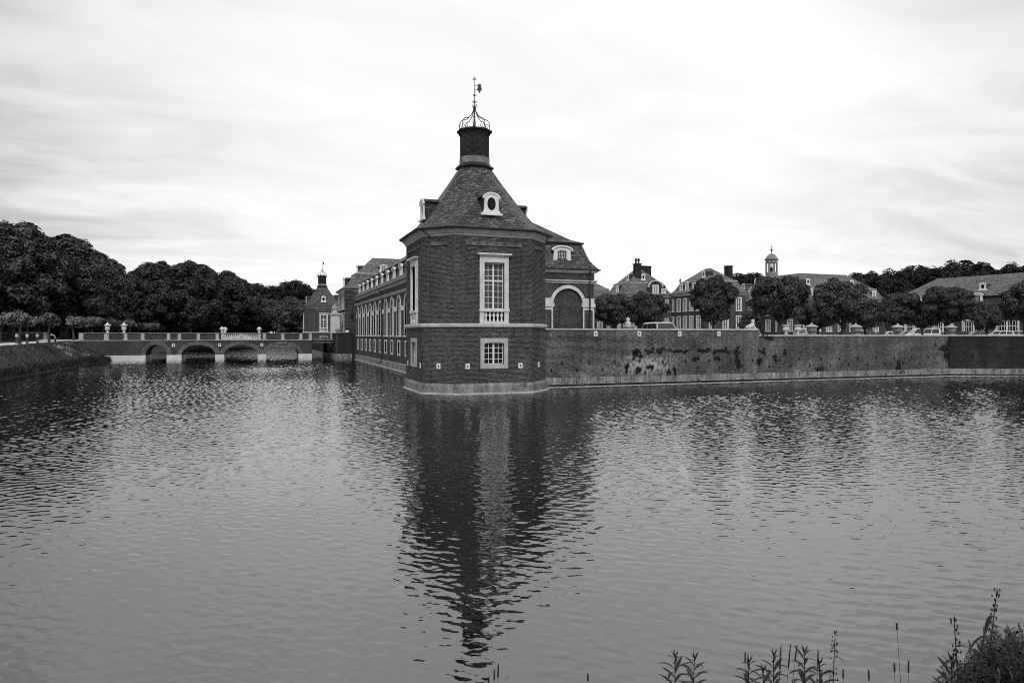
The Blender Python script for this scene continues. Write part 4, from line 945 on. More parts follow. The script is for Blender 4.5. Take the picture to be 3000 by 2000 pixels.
def make_clock_house():
    t = thing('clock_house', (110, 115, GZ), 'long brick building with clock gable and domed bell turret on its slate roof', 'building')
    x0, y0 = 103.6, 111.2
    A = (x0, x0 + 11, y0, 131.0); B = (x0 + 0.0, 127.6, y0, y0 + 11)
    las = [2.0, 5.2, 11.0, 14.2, 17.6]; bs_ = [2.2, 5.2, 8.2, 11.4, 14.6, 17.8, 21.2]
    FA = rect_frames(*A); FBs = rect_frames(*B); b_ = MB()
    wall(b_, FA['left'], 0, A[3] - A[2], GZ - .1, 11.2, WH(las, 4.5, 1.3, 2.3) + WH(las, 8.0, 1.2, 1.9))
    wall(b_, FA['back'], 0, 11, GZ - .1, 11.2); wall(b_, FBs['front'], 0, B[1] - B[0], GZ - .1, 11.2, WH(bs_, 4.5, 1.3, 2.3) + WH(bs_, 8.0, 1.2, 1.9))
    wall(b_, FBs['right'], 0, 11, GZ - .1, 11.2); b_.build('wall', 'brick_far', t)
    for F, ss in ((FA['left'], las), (FBs['front'], bs_)):
        grid_windows(F, ss, 4.5, 1.3, 2.3, t, 4, 3); grid_windows(F, ss, 8.0, 1.2, 1.9, t, 4, 2)
    cornice(t, *A, 11.25, 'stone', .4); cornice(t, *B, 11.26, 'stone', .4)
    hip_roof(t, *A, 11.25, 13.6, 17.0, 1.3, .45, trim='pale'); hip_roof(t, *B, 11.27, 13.62, 17.02, 1.31, .46, trim='pale')
    F = FA['left']; sck = A[3] - 124.4
    g = MB(); g.fbox(F, sck - 1.5, sck + 1.5, 11.2, 13.2, -1.0, .1); g.build('clock_gable', 'pale', t)
    rg = MB(); rg.prism(F, arc(sck, 13.0, 1.45, 1.45, 20) , -1.0, .09); rg.build('clock_tympanum', 'pale', t)
    hd = MB(); ring_arc(hd, F, sck, 13.0, 1.35, 1.35, 1.65, 1.65, -.9, .3); hd.build('clock_hood', 'white', t)
    ck = MB(); ck.prism(F, [(sck + .95*math.cos(2*PI*i/28), 12.9 + .95*math.sin(2*PI*i/28)) for i in range(28)], .08, .16); ck_o = ck.build('clock_face', 'white', t)
    hm = MB()
    for i in range(12):
        th = PI*i/6; c_, s_ = math.cos(th), math.sin(th); q = .035
        hm.prism(F, [(sck + .72*c_ - q*s_, 12.9 + .72*s_ + q*c_), (sck + .72*c_ + q*s_, 12.9 + .72*s_ - q*c_), (sck + .88*c_ + q*s_, 12.9 + .88*s_ - q*c_), (sck + .88*c_ - q*s_, 12.9 + .88*s_ + q*c_)], .16, .175)
    hm.fbox(F, sck - .035, sck + .035, 12.9, 13.55, .165, .18); hm.fbox(F, sck - .5, sck + .03, 12.86, 12.94, .165, .182)
    hm.build('clock_hands', 'black', ck_o)
    fi = MB(); c0 = F(sck, 0, -.3); fi.lathe(c0[0], c0[1], [(.45, 14.5), (.3, 14.8), (.38, 15.1), (.2, 15.4), (.26, 15.7), (.12, 16.0), (.04, 16.4)], 10); fi.build('gable_finial', 'pale', t, True)
    for px, k_ in ((2157, 0), (2309, 0)): dormer(FA['left'], A[3] - onX(px, x0), 14.3, .95, 1.3, t, 2.2, 'oval', face_o=-2.0, slate='slate_far')
    for px in (2388, 2517): dormer(FBs['front'], onY(px, y0) - x0, 14.2, 1.0, 1.35, t, 2.2, 'oval', face_o=-2.0, slate='slate_far')
    for px in (2379, 2408, 2565, 2470): dormer(FBs['front'], onY(px, y0) - x0, 11.7, 1.15, 1.55, t, 2.0, 'arch', face_o=-.4, slate='slate_far')
    # open bell turret
    cx, cy = A[0] + 5.5, 125.2
    tu = MB(); o8 = lambda r_, z: oct_pts(cx, cy, r_, r_*.414, z)
    tu.loft([o8(1.35, 15.6), o8(1.25, 17.2), o8(1.3, 17.3), o8(1.2, 17.35)], False, True)
    for p in o8(1.12, 0): tu.box(p[0] - .13, p[0] + .13, p[1] - .13, p[1] + .13, 17.2, 20.3)
    tu.loft([o8(1.18, 17.3), o8(1.18, 17.95), o8(1.08, 17.95), o8(1.08, 17.3)])
    tu.loft([o8(1.05, 20.0), o8(1.22, 20.0), o8(1.25, 20.6), o8(1.45, 20.7), o8(1.5, 20.85), o8(1.2, 20.9)], True, True)
    tu_o = tu.build('bell_turret', 'copper', t)
    MB().lathe(cx, cy, [(1.45, 20.86), (1.32, 21.1), (1.1, 21.5), (.8, 21.85), (.4, 22.1), (.15, 22.2), (.08, 22.5)], 12).build('dome', 'copper', tu_o, True)
    MB().lathe(cx, cy, [(.06, 22.4), (.07, 22.7), (.22, 22.85), (.25, 23.0), (.2, 23.15), (.04, 23.25), (.04, 23.9)], 8).box(cx - .22, cx + .22, cy - .05, cy + .05, 23.6, 23.7).build('cross', 'black', tu_o)
    MB().lathe(cx, cy, [(.5, 18.0), (.42, 18.2), (.35, 18.7), (.15, 19.0), (.05, 19.2), (.05, 20.0)], 12).build('bell', 'black', tu_o, True)
make_clock_house()

# long building at the right, turned a little towards us
def make_right_house():
    ang = math.atan2(-2.0, 14.6)                      # its long side runs away from us, leaning right
    P0 = Vector((101.6, 80.6, 0))
    K_ = 1.35; XF[0] = Matrix.Translation((P0.x*K_, P0.y*K_, HE*(1 - K_))) @ Matrix.Rotation(0.136, 4, 'Z') @ Matrix.Scale(K_, 4)
    # local frame: left facade on x = 0, y from -40 (near) to +2 (far end)
    t = thing('coach_house', (5, -15, GZ), 'long brick coach house with big slate roof at the right edge', 'building')
    x0, x1, y0, y1 = 0, 11, -42, 7.0
    FR = rect_frames(x0, x1, y0, y1); F = FR['left']
    ss = [4.8 + 4.6*i for i in range(9)]
    b_ = MB(); wall(b_, F, 0, y1 - y0, GZ - .1, 8.1, WH(ss, 3.3, 2.9, 2.6)); wall(b_, FR['back'], 0, 11, GZ - .1, 8.1); wall(b_, FR['front'], 0, 11, GZ - .1, 8.1); wall(b_, FR['right'], 0, y1 - y0, GZ - .1, 8.1)
    b_.build('wall', 'brick_far', t)
    for s in ss:
        wv = window(F, s, 3.3, 2.9, 2.6, t, 0, 8, [.85, 1.7], (), .14, .16, .07, .12); surround(F, s, 3.3, 2.9, 2.6, wv, .22, 0, .05, 'pale', inner=.14, sill=.15)
        if 1: dormer(F, s + .4, 8.35, 1.7, 1.75, t, 2.0, 'segment', face_o=-.25)
    for s in (11.9, 21.4, 30.9, 40.4): dormer(F, s + 2.4, 10.55, 1.0, 1.2, t, 2.2, 'oval', face_o=-2.0, slate='slate_far')
    cornice(t, x0, x1, y0, y1, 8.2, 'pale', .35)
    rg = rect_ring(x0, x1, y0, y1)
    ringloft(rg, [(.35, 8.2), (.0, 8.45), (-.7, 9.6)], 'lower_roof', 'slate_dark', t)
    ringloft(rg, [(-.25, 9.62), (-1.2, 10.05), (-5.45, 13.15)], 'upper_roof', 'slate_far', t, cap1=True)
    ringloft(rg, [(-.7, 9.5), (-.3, 9.55), (-.27, 9.66), (-.6, 9.7)], 'roof_trim', 'gutter', t)
    XF[0] = None
make_right_house()
# ------------------------------------------------------------------ foliage
def leaf_cloud(rng, lobes, n, size, kind='umbrella', shell=0.72, up=0.25, leaflets=5):
    """lobes: (x, y, z, rx, ry, rz); returns vertices and quads of n leaf clumps"""
    lob = np.array(lobes); area = (lob[:, 3]*lob[:, 4] + lob[:, 3]*lob[:, 5] + lob[:, 4]*lob[:, 5])
    idx = rng.choice(len(lob), n, p=area/area.sum()); Lb = lob[idx]
    d = rng.normal(size=(n, 3)); d[:, 2] += up; d /= np.linalg.norm(d, axis=1, keepdims=True)
    rad = shell + (1.06 - shell)*rng.random((n, 1))**0.6
    far = rng.random((n, 1)) < 0.06; rad = np.where(far, rad*1.10, rad)
    c = Lb[:, :3] + d*Lb[:, 3:6]*rad
    nr = d*np.array([1, 1, 1]) + rng.normal(size=(n, 3))*0.35; nr[:, 2] += 0.55; nr /= np.linalg.norm(nr, axis=1, keepdims=True)
    a = np.cross(nr, np.array([0.31, 0.17, 0.93]) + rng.normal(size=(n, 3))*0.3); a /= np.linalg.norm(a, axis=1, keepdims=True); b_ = np.cross(nr, a)
    s = size*(0.65 + 0.7*rng.random((n, 1)))
    V = np.empty((n, leaflets, 4, 3)); ph0 = rng.random(n)*6.28
    for k in range(leaflets):
        ph = ph0 + 2*PI*k/leaflets + rng.normal(size=n)*0.2
        u = a*np.cos(ph)[:, None] + b_*np.sin(ph)[:, None]; vv = -a*np.sin(ph)[:, None] + b_*np.cos(ph)[:, None]
        droop = 0.25 + 0.35*rng.random((n, 1))
        V[:, k, 0] = c
        V[:, k, 1] = c + s*(u*0.6 + vv*0.22 - nr*droop*0.3)
        V[:, k, 2] = c + s*(u*1.0 - nr*droop)
        V[:, k, 3] = c + s*(u*0.6 - vv*0.22 - nr*droop*0.3)
    return V.reshape(-1, 3)
def mesh_from_quads(name, V, mat):
    n = len(V)//4; me = bpy.data.meshes.new(name)
    me.vertices.add(n*4); me.vertices.foreach_set('co', V.astype(np.float32).ravel())
    me.loops.add(n*4); me.loops.foreach_set('vertex_index', np.arange(n*4, dtype=np.int32))
    me.polygons.add(n); me.polygons.foreach_set('loop_start', np.arange(0, n*4, 4, dtype=np.int32)); me.polygons.foreach_set('loop_total', np.full(n, 4, dtype=np.int32))
    me.update(); me.validate(); me.materials.append(M[mat]); return me
def crown_lobes(rng, rx, rz, zc, n, spread=0.72, lr=0.42):
    L_ = [(0, 0, zc, rx*0.72, rx*0.72, rz*0.78)]
    for i in range(n):
        d = rng.normal(size=3); d[2] += .15; d /= np.linalg.norm(d); k = lr*(0.75 + 0.5*rng.random())
        L_.append((d[0]*rx*spread, d[1]*rx*spread, zc + d[2]*rz*spread, rx*k, rx*k, rz*k*0.85))
    return L_
def trunk_mesh(rng, h, r0, limbs, reach, zc):
    mb = MB(); mb.tube([(0, 0, -.3), (rng.normal()*.05, rng.normal()*.05, h*.4), (rng.normal()*.1, rng.normal()*.1, h*.75), (0, 0, zc)], r0*1.15, 8, r0*.5)
    mb.tube([(0, 0, -.3), (0, 0, .25)], r0*1.6, 8, r0*1.1)
    for i in range(limbs):
        th = 6.28*i/limbs + rng.random(); zs = h*(.7 + .3*rng.random())
        mb.tube([(0, 0, zs), (reach*.4*math.cos(th), reach*.4*math.sin(th), zs + reach*.35), (reach*.85*math.cos(th), reach*.85*math.sin(th), zc + reach*(.1 + .5*rng.random()))], r0*.45, 5, r0*.12)
    return mb
def tree_kind(seed, rx, rz, zc, nl, nclump, size, hb, r0, mat, name, reach, spread=.72, lr=.42, up=.25, shell=.72, low=None):
    rng = np.random.default_rng(seed)
    t = bpy.data.objects.new(name, None); col.objects.link(t); OFF[t] = Vector((0, 0, 0))
    trunk_mesh(rng, hb, r0, 5, reach, zc).build('trunk', 'bark', t, True)
    V = leaf_cloud(rng, crown_lobes(rng, rx, rz, zc, nl, spread, lr), nclump, size, up=up, shell=shell)
    if low is not None:
        q = V.reshape(-1, 20, 3); V = q[q[:, 0, 2] > low + rng.random(len(q))*0.3].reshape(-1, 3)
    o = bpy.data.objects.new('crown', mesh_from_quads('crown', V, mat)); col.objects.link(o); o.parent = t; OFF[o] = Vector((0, 0, 0))
    return t
used = set()
def plant(kind, x, y, z, label, cat='tree', group=None, rot=0, sc_=(1, 1, 1)):
    if kind not in used: used.add(kind); o = kind; o.location = (x, y, z); o.rotation_euler = (0, 0, rot); o.scale = sc_
    else: o = dup(kind, (x, y, z), rot=rot, scale=sc_)
    o['label'] = label; o['category'] = cat
    if group: o['group'] = group
    return o
# chestnuts of the court: crown radius 3.1, from 1.9 m up to 6.9 m
ck = [tree_kind(11 + i, 2.6 + (.15, -.1, .1, 0, -.15)[i], 2.1 + (-.1, .15, 0, .2, -.05)[i], 4.05, (36, 26, 44, 30, 20)[i], 7600, 0.235, 2.0, 0.24, 'leaf', 'chestnut_tree', 2.0, spread=.80, lr=.25, up=.3, low=(1.75, 1.6, 1.9, 1.75, 1.65)[i], shell=.6) for i in range(5)]
CT = [  # bearing, plane distance, width scale, height scale, label
 (1797, 84, .92, 1.0, 'dark chestnut tree touching the right end of the long wing'),
 (1895, 78, .92, .95, 'dark chestnut tree in front of the house with two chimneys, above the parked car'),
 (2092, 70, .93, 1.12, 'big chestnut tree in front of the corner house with white dormers'),
 (2196, 86, .60, .68, 'small chestnut tree behind the sphinx, below the clock gable'),
 (2281, 68, 1.05, 1.13, 'tall chestnut tree right of the clock gable, hiding the foot of the bell turret'),
 (2394, 84, .85, .82, 'smaller chestnut tree set back behind the first urn of the lower wall'),
 (2463, 70, 1.05, 1.08, 'tall chestnut tree in front of the middle of the clock building'),
 (2535, 86, .95, .88, 'set-back chestnut tree left of the gap before the coach house'),
 (2629, 76, .98, .97, 'chestnut tree standing before the gap between clock building and coach house'),
 (2700, 86, .8, .84, 'small set-back chestnut tree behind the white van'),
 (2772, 72, .98, 1.0, 'chestnut tree before the left end of the coach house'),
 (2887, 78, .62, .76, 'smallest chestnut tree, before the coach house dormers'),
 (3003, 66, 1.0, 1.0, 'chestnut tree cut off by the right edge of the photo'),
]
for i, (px, d, sx, sz_, lab) in enumerate(CT):
    x, y = atD(px, d); plant(ck[(i*3) % 5], x, y, GZ, lab, 'tree', 'chestnut trees in the court', rot=i*1.3, sc_=(sx, sx, sz_))
# clipped ball trees on the left bank
bk_ = [tree_kind(31 + i, 1.2, .82, 3.0, 16, 1000, 0.26, 2.15, 0.13, 'leaf_ball', 'pollard_tree',   .9, spread=.82, lr=.32, up=.3) for i in range(2)]
NM = ['near', 'second', 'third', 'fourth', 'fifth', 'sixth', 'seventh', 'eighth', 'ninth', 'tenth', 'eleventh', 'twelfth']
ya = [88.9, 100, 111.8, 123, 134, 145, 156, 167, 178, 189, 200]
for i, y in enumerate(ya):
    x = -24.7
    lab = ['clipped ball-crowned tree on the bank crest, nearest beside the pale path', 'second clipped ball tree beside the path, left of the leaning lamp', 'third clipped ball tree beside the path, where the path turns to the bridge'][i] if i < 3 else 'clipped ball crown showing over the bridge parapet, number %s of its row' % NM[i]
    plant(bk_[i % 2], x, y, sz(y), lab, 'tree', 'clipped ball trees along the moat', rot=i*2.1, sc_=(1.05, 1.05, 1.0 + .06*math.sin(i*2.3)))
for i, y in enumerate([94.2, 105.3, 116.3, 127.5, 138.7, 150]):
    lab = ['clipped ball tree at the far left beyond the path, cut by the picture edge', 'clipped ball tree in front of the low wall at the far left', 'dark-stemmed ball tree beyond the path at the end of the low wall'][i] if i < 3 else 'clipped ball tree of the far row, %s from the left' % NM[i]
    plant(bk_[(i + 1) % 2], -31.4, y, sz(y), lab, 'tree', 'clipped ball trees beyond the path', rot=i*1.7, sc_=(1.05, 1.05, 1.0))
# big woodland trees
wk = [tree_kind(51 + i, 5.8, 8.6, 11.0, 60, 14000, 0.52, 4.0, 0.45, 'leaf_wood', 'woodland_tree', 4.0, spread=.84, lr=.23, shell=.66, low=2.0) for i in range(4)]
WT = [  # bearing, distance, top y in the photo, width factor
 (-60, 100, 640, 1.1, 'tall dark tree half outside the left edge'),
 (35, 104, 645, 1.05, 'tallest dark tree at the far left, with gaps near its top'),
 (108, 122, 672, .95, 'dark tree between the two tallest ones at the left'),
 (185, 114, 688, 1.05, 'broad pale-leaved tree behind the low wall, lit down its right side'),
 (255, 136, 730, 1.0, 'round dark tree sloping down right of the broad pale tree'),
 (300, 156, 756, 1.0, 'darker tree where the tree line slopes steeply down'),
 (345, 175, 790, .9, 'distant tree at the lowest dip of the left tree line'),
 (400, 188, 790, .9, 'tree right of the dip in the tree line'),
 (462, 180, 768, 1.15, 'broad tree with a bumpy crown above the second bridge arch'),
 (555, 182, 764, 1.25, 'broad domed tree above the third bridge arch'),
 (630, 195, 784, 1.25, 'domed tree falling away to the right above the balustrade'),
 (690, 215, 812, 1.2, 'lower domed tree behind the lone round urn'),
]
for i, (px, d, ty, wf, lab) in enumerate(WT):
    x, y = atD(px, d); H = zat(ty, x, y) - 2.9; k = H/19.9
    plant(wk[i % 4], x, y, 2.9, lab, 'tree', 'big trees left of the moat', rot=i*1.1, sc_=(wf*1.12, wf*1.12, k))
# undergrowth wall and far woods, each one mass
def wood(name, spots, label, mat, seed, n=900, size=1.0, low=0.4):
    rng = np.random.default_rng(seed); Vs = []
    for x, y, z0, H, w_ in spots:
        V = leaf_cloud(rng, [(x + l[0], y + l[1], z0 + l[2], l[3], l[4], l[5]) for l in crown_lobes(rng, w_, H*.46, H*.54, 9, .7, .42)], n, size, shell=.6)
        Vs.append(V)
    V = np.concatenate(Vs); q = V.reshape(-1, 20, 3); V = q[q[:, 0, 2] > 2.9 + low].reshape(-1, 3)
    o = bpy.data.objects.new(name, mesh_from_quads(name, V, mat)); col.objects.link(o)
    tag(o, label, 'wood', kind='stuff'); return o
rn = random.Random(12)
sp1 = []
for i in range(34):                                    # dark understorey behind the ball trees
    px = -120 + i*26; d = 112 + (i*4.6 if px < 330 else 0) + rn.uniform(-4, 4)
    if px >= 330: d = 205 + rn.uniform(-6, 6)
    x, y = atD(px, d + 8); sp1.append((x, y, 2.9, rn.uniform(9, 12), 4.8)); x, y = atD(px + 13, d + 16); sp1.append((x, y, 1.5, rn.uniform(8, 10), 5.2))
wood('undergrowth', sp1, 'dark undergrowth filling the wood behind the ball trees', 'leaf_far', 5, 1500, .6, 0)
sp2 = []
prof2 = [(560, 800), (640, 812), (700, 826), (740, 838), (770, 836), (810, 832), (850, 826), (880, 832), (905, 846), (940, 862), (975, 866), (1010, 866), (1040, 872)]
for (pa, ta), (pb, tb) in zip(prof2, prof2[1:]):
    for q in (0, .5):
        px = pa + (pb - pa)*q; ty = ta + (tb - ta)*q + rn.uniform(-3, 4); d = 262 + rn.uniform(-6, 10)
        x, y = atD(px, d); sp2.append((x, y, 2.9, zat(ty, x, y) - 2.9, 8.0))
wood('far_wood', sp2, 'dark far wood rising behind the distant pavilion', 'leaf_far', 6, 2600, .85)
sp3 = []
for i in range(18):
    px = 590 + i*26; d = 236 + rn.uniform(-4, 4); x, y = atD(px, d); sp3.append((x, y, 2.9, (zat(886 + rn.uniform(-12, 8), x, y) - 2.9), 6.5))
wood('wood_edge', sp3, 'paler lower trees at the far end of the moat, left of the distant pavilion', 'leaf_wood', 7, 2600, .75)
sp4 = []
prof4 = [(1985, 845), (2020, 850), (2140, 812), (2170, 806), (2205, 812), (2260, 850), (2420, 840), (2495, 806), (2540, 797), (2590, 792), (2640, 794), (2700, 790), (2745, 784), (2780, 764), (2820, 770), (2870, 768), (2920, 774), (2960, 770), (3020, 764), (3090, 764)]
for (pa, ta), (pb, tb) in zip(prof4, prof4[1:]):
    nn = max(1, int((pb - pa)/20))
    for j in range(nn):
        q = j/nn; px = pa + (pb - pa)*q; ty = ta + (tb - ta)*q + rn.uniform(-4, 4); d = 205 + rn.uniform(-8, 8)
        x, y = atD(px, d); sp4.append((x, y, 2.9, zat(ty, x, y) - 2.9, 6.5))
wood('far_wood', sp4, 'dark far wood behind the court roofs on the right', 'leaf_far', 8, 2300, .75)

# plants growing out of the old wall
def wall_plant(px, py, w_, h, n, seed, label):
    rng = np.random.default_rng(seed); x = onY(px, yw); z = zat(py, x, yw)
    lb = [(x + rng.normal()*w_*.3, yw - .02, z + rng.normal()*h*.3, w_*(.08 + .14*rng.random()) + .04, .10, h*(.10 + .16*rng.random()) + .04) for _ in range(9)]
    V = leaf_cloud(rng, lb, n, .09, shell=.1)
    o = bpy.data.objects.new('wall_plant', mesh_from_quads('wall_plant', V, 'leaf_ivy')); col.objects.link(o)
    return tag(o, label, 'plant', 'plants growing in the moat wall')
WP = [(1864, 1038, .75, .65, 260, 'largest dark plant high in the tall moat wall'), (1838, 1075, .3, .5, 90, 'narrow plant low in the tall wall below the largest plant'), (1935, 1026, 1.1, .3, 200, 'long flat plant strip below the second anchor plate'),
      (1990, 1027, 1.3, .22, 180, 'long low strip of growth at mid height of the tall wall'), (1900, 1030, .6, .3, 120, 'plant just right of the largest one'), (1870, 1085, .35, .5, 110, 'tuft above the plinth under the lime patch'),
      (1905, 1072, .6, .3, 110, 'spreading tuft in the lime patch'), (1977, 1085, .28, .6, 100, 'slanting plant low in the wall right of the lime patch'), (1958, 1090, .2, .35, 60, 'small tuft low in the wall left of the slanting plant'),
      (2060, 1026, 1.5, .3, 240, 'long trailing growth right of the third anchor plate'), (2110, 1026, 1.3, .32, 240, 'trailing growth under the fourth anchor plate'), (2160, 1030, .6, .4, 130, 'drooping growth at the right end of the trailing strip'),
      (2162, 1065, .45, .9, 190, 'tall drooping plant at the right of the tall wall'), (2040, 1052, .5, .3, 90, 'small tuft amid the holes in the wall centre'), (2100, 1048, .5, .35, 90, 'small tuft under the trailing growth'),
      (2236, 1027, .55, .45, 110, 'round plant just below the wall sweep'), (2300, 1031, .3, .55, 90, 'upright plant in the lower wall, left part'), (2225, 1058, .5, .7, 120, 'pair of tufts below the round plant'),
      (2272, 1055, .4, .7, 100, 'narrow plant beside the first holes of the lower wall'), (2250, 988, .9, .3, 120, 'dark plant hanging just under the coping past the sweep'), (2634, 1077, .9, 1.3, 260, 'dark bush on the plinth under the middle of the lower wall'),
      (2398, 1078, .5, .5, 90, 'small bush at the plinth of the lower wall'), (2790, 1030, 1.3, 2.6, 520, 'large dark climber hanging in the wall corner at the right'), (2758, 1018, 1.2, 1.0, 200, 'straggling growth left of the corner climber')]
for i, (px, py, w_, h, n, lab) in enumerate(WP): wall_plant(px, py, w_, h, n, 100 + i, lab)

# grass on the bank: many small blades, one object
def blades(name, n, fn, hmin, hmax, wd, seed, mat, label, cat):
    rng = np.random.default_rng(seed); P = fn(rng, n); n = len(P)
    h = hmin + (hmax - hmin)*rng.random((n, 1)); th = rng.random(n)*6.28; u = np.stack([np.cos(th), np.sin(th), np.zeros(n)], 1)
    lean = rng.normal(size=(n, 3))*.25; lean[:, 2] = 1
    V = np.empty((n, 4, 3)); V[:, 0] = P - u*wd; V[:, 1] = P + u*wd; V[:, 2] = P + u*wd*.4 + lean*h; V[:, 3] = P - u*wd*.2 + lean*h
    o = bpy.data.objects.new(name, mesh_from_quads(name, V.reshape(-1, 3), mat)); col.objects.link(o)
    return tag(o, label, cat, kind='stuff')
def bank_pts(rng, n):
    y = 50 + 62*rng.random(n)**1.1; k = rng.random(n)
    xk = [-20.0, -20.4, -21.2, -22.2, -23.2, -24.0, -25.3]; x = np.interp(k, np.linspace(0, 1, 7), xk)
    szv = np.minimum(2.85, 2.2 + (y - 60)*.0118)
    z = np.interp(-x, [20.0, 20.4, 21.2, 22.2, 23.2, 24.0, 26], [.1, .14, .3, .52, .8, .95, 1.0])*szv
    return np.stack([x, y, z], 1)
blades('bank_grass', 26000, bank_pts, .06, .22, .05, 21, 'blade', 'rough grass covering the slope down to the water', 'grass')
def edge_pts(rng, n):
    y = 50 + 61*rng.random(n); x = -20.0 - 1.0*rng.random(n)**2
    keep = (np.sin(y*1.7) + np.sin(y*.63 + 1)) > -1.2; y, x = y[keep], x[keep]
    return np.stack([x, y, np.full(len(x), .25) + (-x - 20)*.35], 1)
blades('edge_weeds', 4200, edge_pts, .12, .5, .045, 22, 'weed', 'dark tall weeds along the foot of the grass bank', 'weeds')
def flw(rng, n):
    c = np.array([[-23.2, 98], [-22.6, 101], [-22.0, 97], [-21.6, 104], [-23.6, 104], [-21.3, 62]]); i = rng.integers(0, len(c), n); y = c[i, 1] + rng.normal(size=n)*.8; x = c[i, 0] + rng.normal(size=n)*.25
    z = np.interp(-x, [20.0, 20.4, 21.2, 22.2, 23.2, 24.0, 26], [.1, .14, .3, .52, .8, .95, 1.0])*np.minimum(2.85, 2.2 + (y - 60)*.0118)
    return np.stack([x, y, z + .15], 1)
blades('wildflowers', 260, flw, .03, .08, .05, 23, 'petal', 'small white wildflowers on the grass bank near the bridge', 'flowers')

# low wall left of the path
t = thing('garden_wall', (-40, 124, 2.85), 'low brick garden wall with pilasters left of the path', 'wall')
FG = frame(-47, 124.0, 1, 0); g = MB(); LG = 47 - 30.9
g.fbox(FG, 0, LG, 2.4, 4.0, -.3, 0); g.build('wall', 'brick_far', t)
g = MB(); g.fbox(FG, -.1, LG + .1, 4.0, 4.12, -.36, .06); g.build('coping', 'stone', t)
g = MB()
for s in (1.5, 5.5, 9.5, LG - 4.6, LG - .25): g.fbox(FG, s - .25, s + .25, 2.4, 4.0, 0, .06)
g.build('pilaster', 'stone', t)

# path lamps on the bank
def make_lamp():
    t = thing('path_lamp', (0, 0, 0), 'x', 'lamp')
    MB().lathe(0, 0, [(.13, 0), (.13, .05), (.10, .1), (.10, .62)], 10).build('post', 'black', t, True)
    MB().lathe(0, 0, [(.10, .62), (.13, .64), (.14, .82), (.15, .84), (.15, .88), (.05, .92)], 10).build('lamp_head', 'lamp_glass', t, True)
    return t
lm = make_lamp()
LP = [(49, 1008, 'pale-headed path lamp, leftmost of three in the row'), (80, 1008, 'pale-headed path lamp right of the nearest ball tree'), (110, 1008.5, 'pale-headed path lamp halfway between two ball trees')]
for i, (px, py, lab) in enumerate(LP):
    x = [-27.8, -26.3, -25.2][i]; y = onX(px, x); o = lm if i == 0 else dup(lm, (0, 0, 0)); o.location = (x, y, sz(y)); o['label'] = lab; o['group'] = 'path lamps on the bank'; o.scale = (1.25, 1.25, 1.25)
x = -24.9; y = onX(162, x) 
t = thing('bent_lamp', (x, y, sz(y)), 'lamp with curved leaning arm and white head beside the second ball tree', 'lamp')
MB().lathe(x, y, [(.1, sz(y)), (.09, sz(y) + .55)], 8).build('post', 'black', t)
MB().tube([(x, y, sz(y) + .5), (x - .02, y, sz(y) + .75), (x - .15, y, sz(y) + .95), (x - .38, y, sz(y) + 1.02)], .06, 7).build('arm', 'lamp_glass', t)
MB().lathe(x - .4, y, [(.05, sz(y) + .9), (.11, sz(y) + .95), (.11, sz(y) + 1.05), (.04, sz(y) + 1.12)], 8).build('lamp_head', 'lamp_glass', t)

# ------------------------------------------------------------------ statuary and urns of the right-hand wall
def big_urn():
    t = thing('wall_urn', (0, 0, 0), 'x', 'urn')
    MB().loft([[(a*c_, a*s_, z) for c_, s_ in ((-1, -1), (1, -1), (1, 1), (-1, 1))] for a, z in [(.3, 0), (.3, .06), (.2, .1), (.15, .15)]], True, True).build('foot', 'plinth', t)
    MB().lathe(0, 0, [(.14, .14), (.28, .26), (.38, .36), (.36, .5), (.38, .62), (.44, .66), (.44, .7)], 14).build('body', 'plinth', t, True)
    MB().lathe(0, 0, [(.5, .7), (.5, .74), (.34, .86), (.16, .93), (.07, .97), (.08, 1.03), (.02, 1.12)], 14).build('lid', 'stone', t, True)
    return t
bu = big_urn()
UL = [(2378, 'large weathered lidded urn on the lower wall, first from the left'), (2507, 'large weathered lidded urn on the lower wall, second from the left'), (2630, 'large weathered lidded urn on the lower wall, third from the left'), (2786, 'large weathered lidded urn above the wall corner climber')]
for i, (px, lab) in enumerate(UL):
    y = yw + .25; x = onY(px, y); o = bu if i == 0 else dup(bu, (0, 0, 0)); o.location = (x, y, 3.71); o['label'] = lab; o['group'] = 'lidded urns on the lower moat wall'; o.scale = (1.05, 1.05, .92)
def small_urn():
    t = thing('garden_urn', (0, 0, 0), 'x', 'urn')
    MB().box(-.3, .3, -.3, .3, -.9, 0).build('pedestal', 'plinth', t)
    MB().lathe(0, 0, [(.22, 0), (.12, .12), (.1, .2), (.34, .42), (.4, .5), (.3, .55), (.28, .8), (.42, .86), (.42, .92)], 12).build('bowl', 'pale', t, True)
    return t
su = small_urn()
for i, (px, lab) in enumerate(((2303, 'small pale garden urn in the court, left of the parked white van roof'), (2337, 'small pale garden urn beside the van roof, right of its twin'))):
    x, y = atD(px, 66); o = su if i == 0 else dup(su, (0, 0, 0)); o.location = (x, y, 3.75); o['label'] = lab; o['group'] = 'small garden urns in the court'
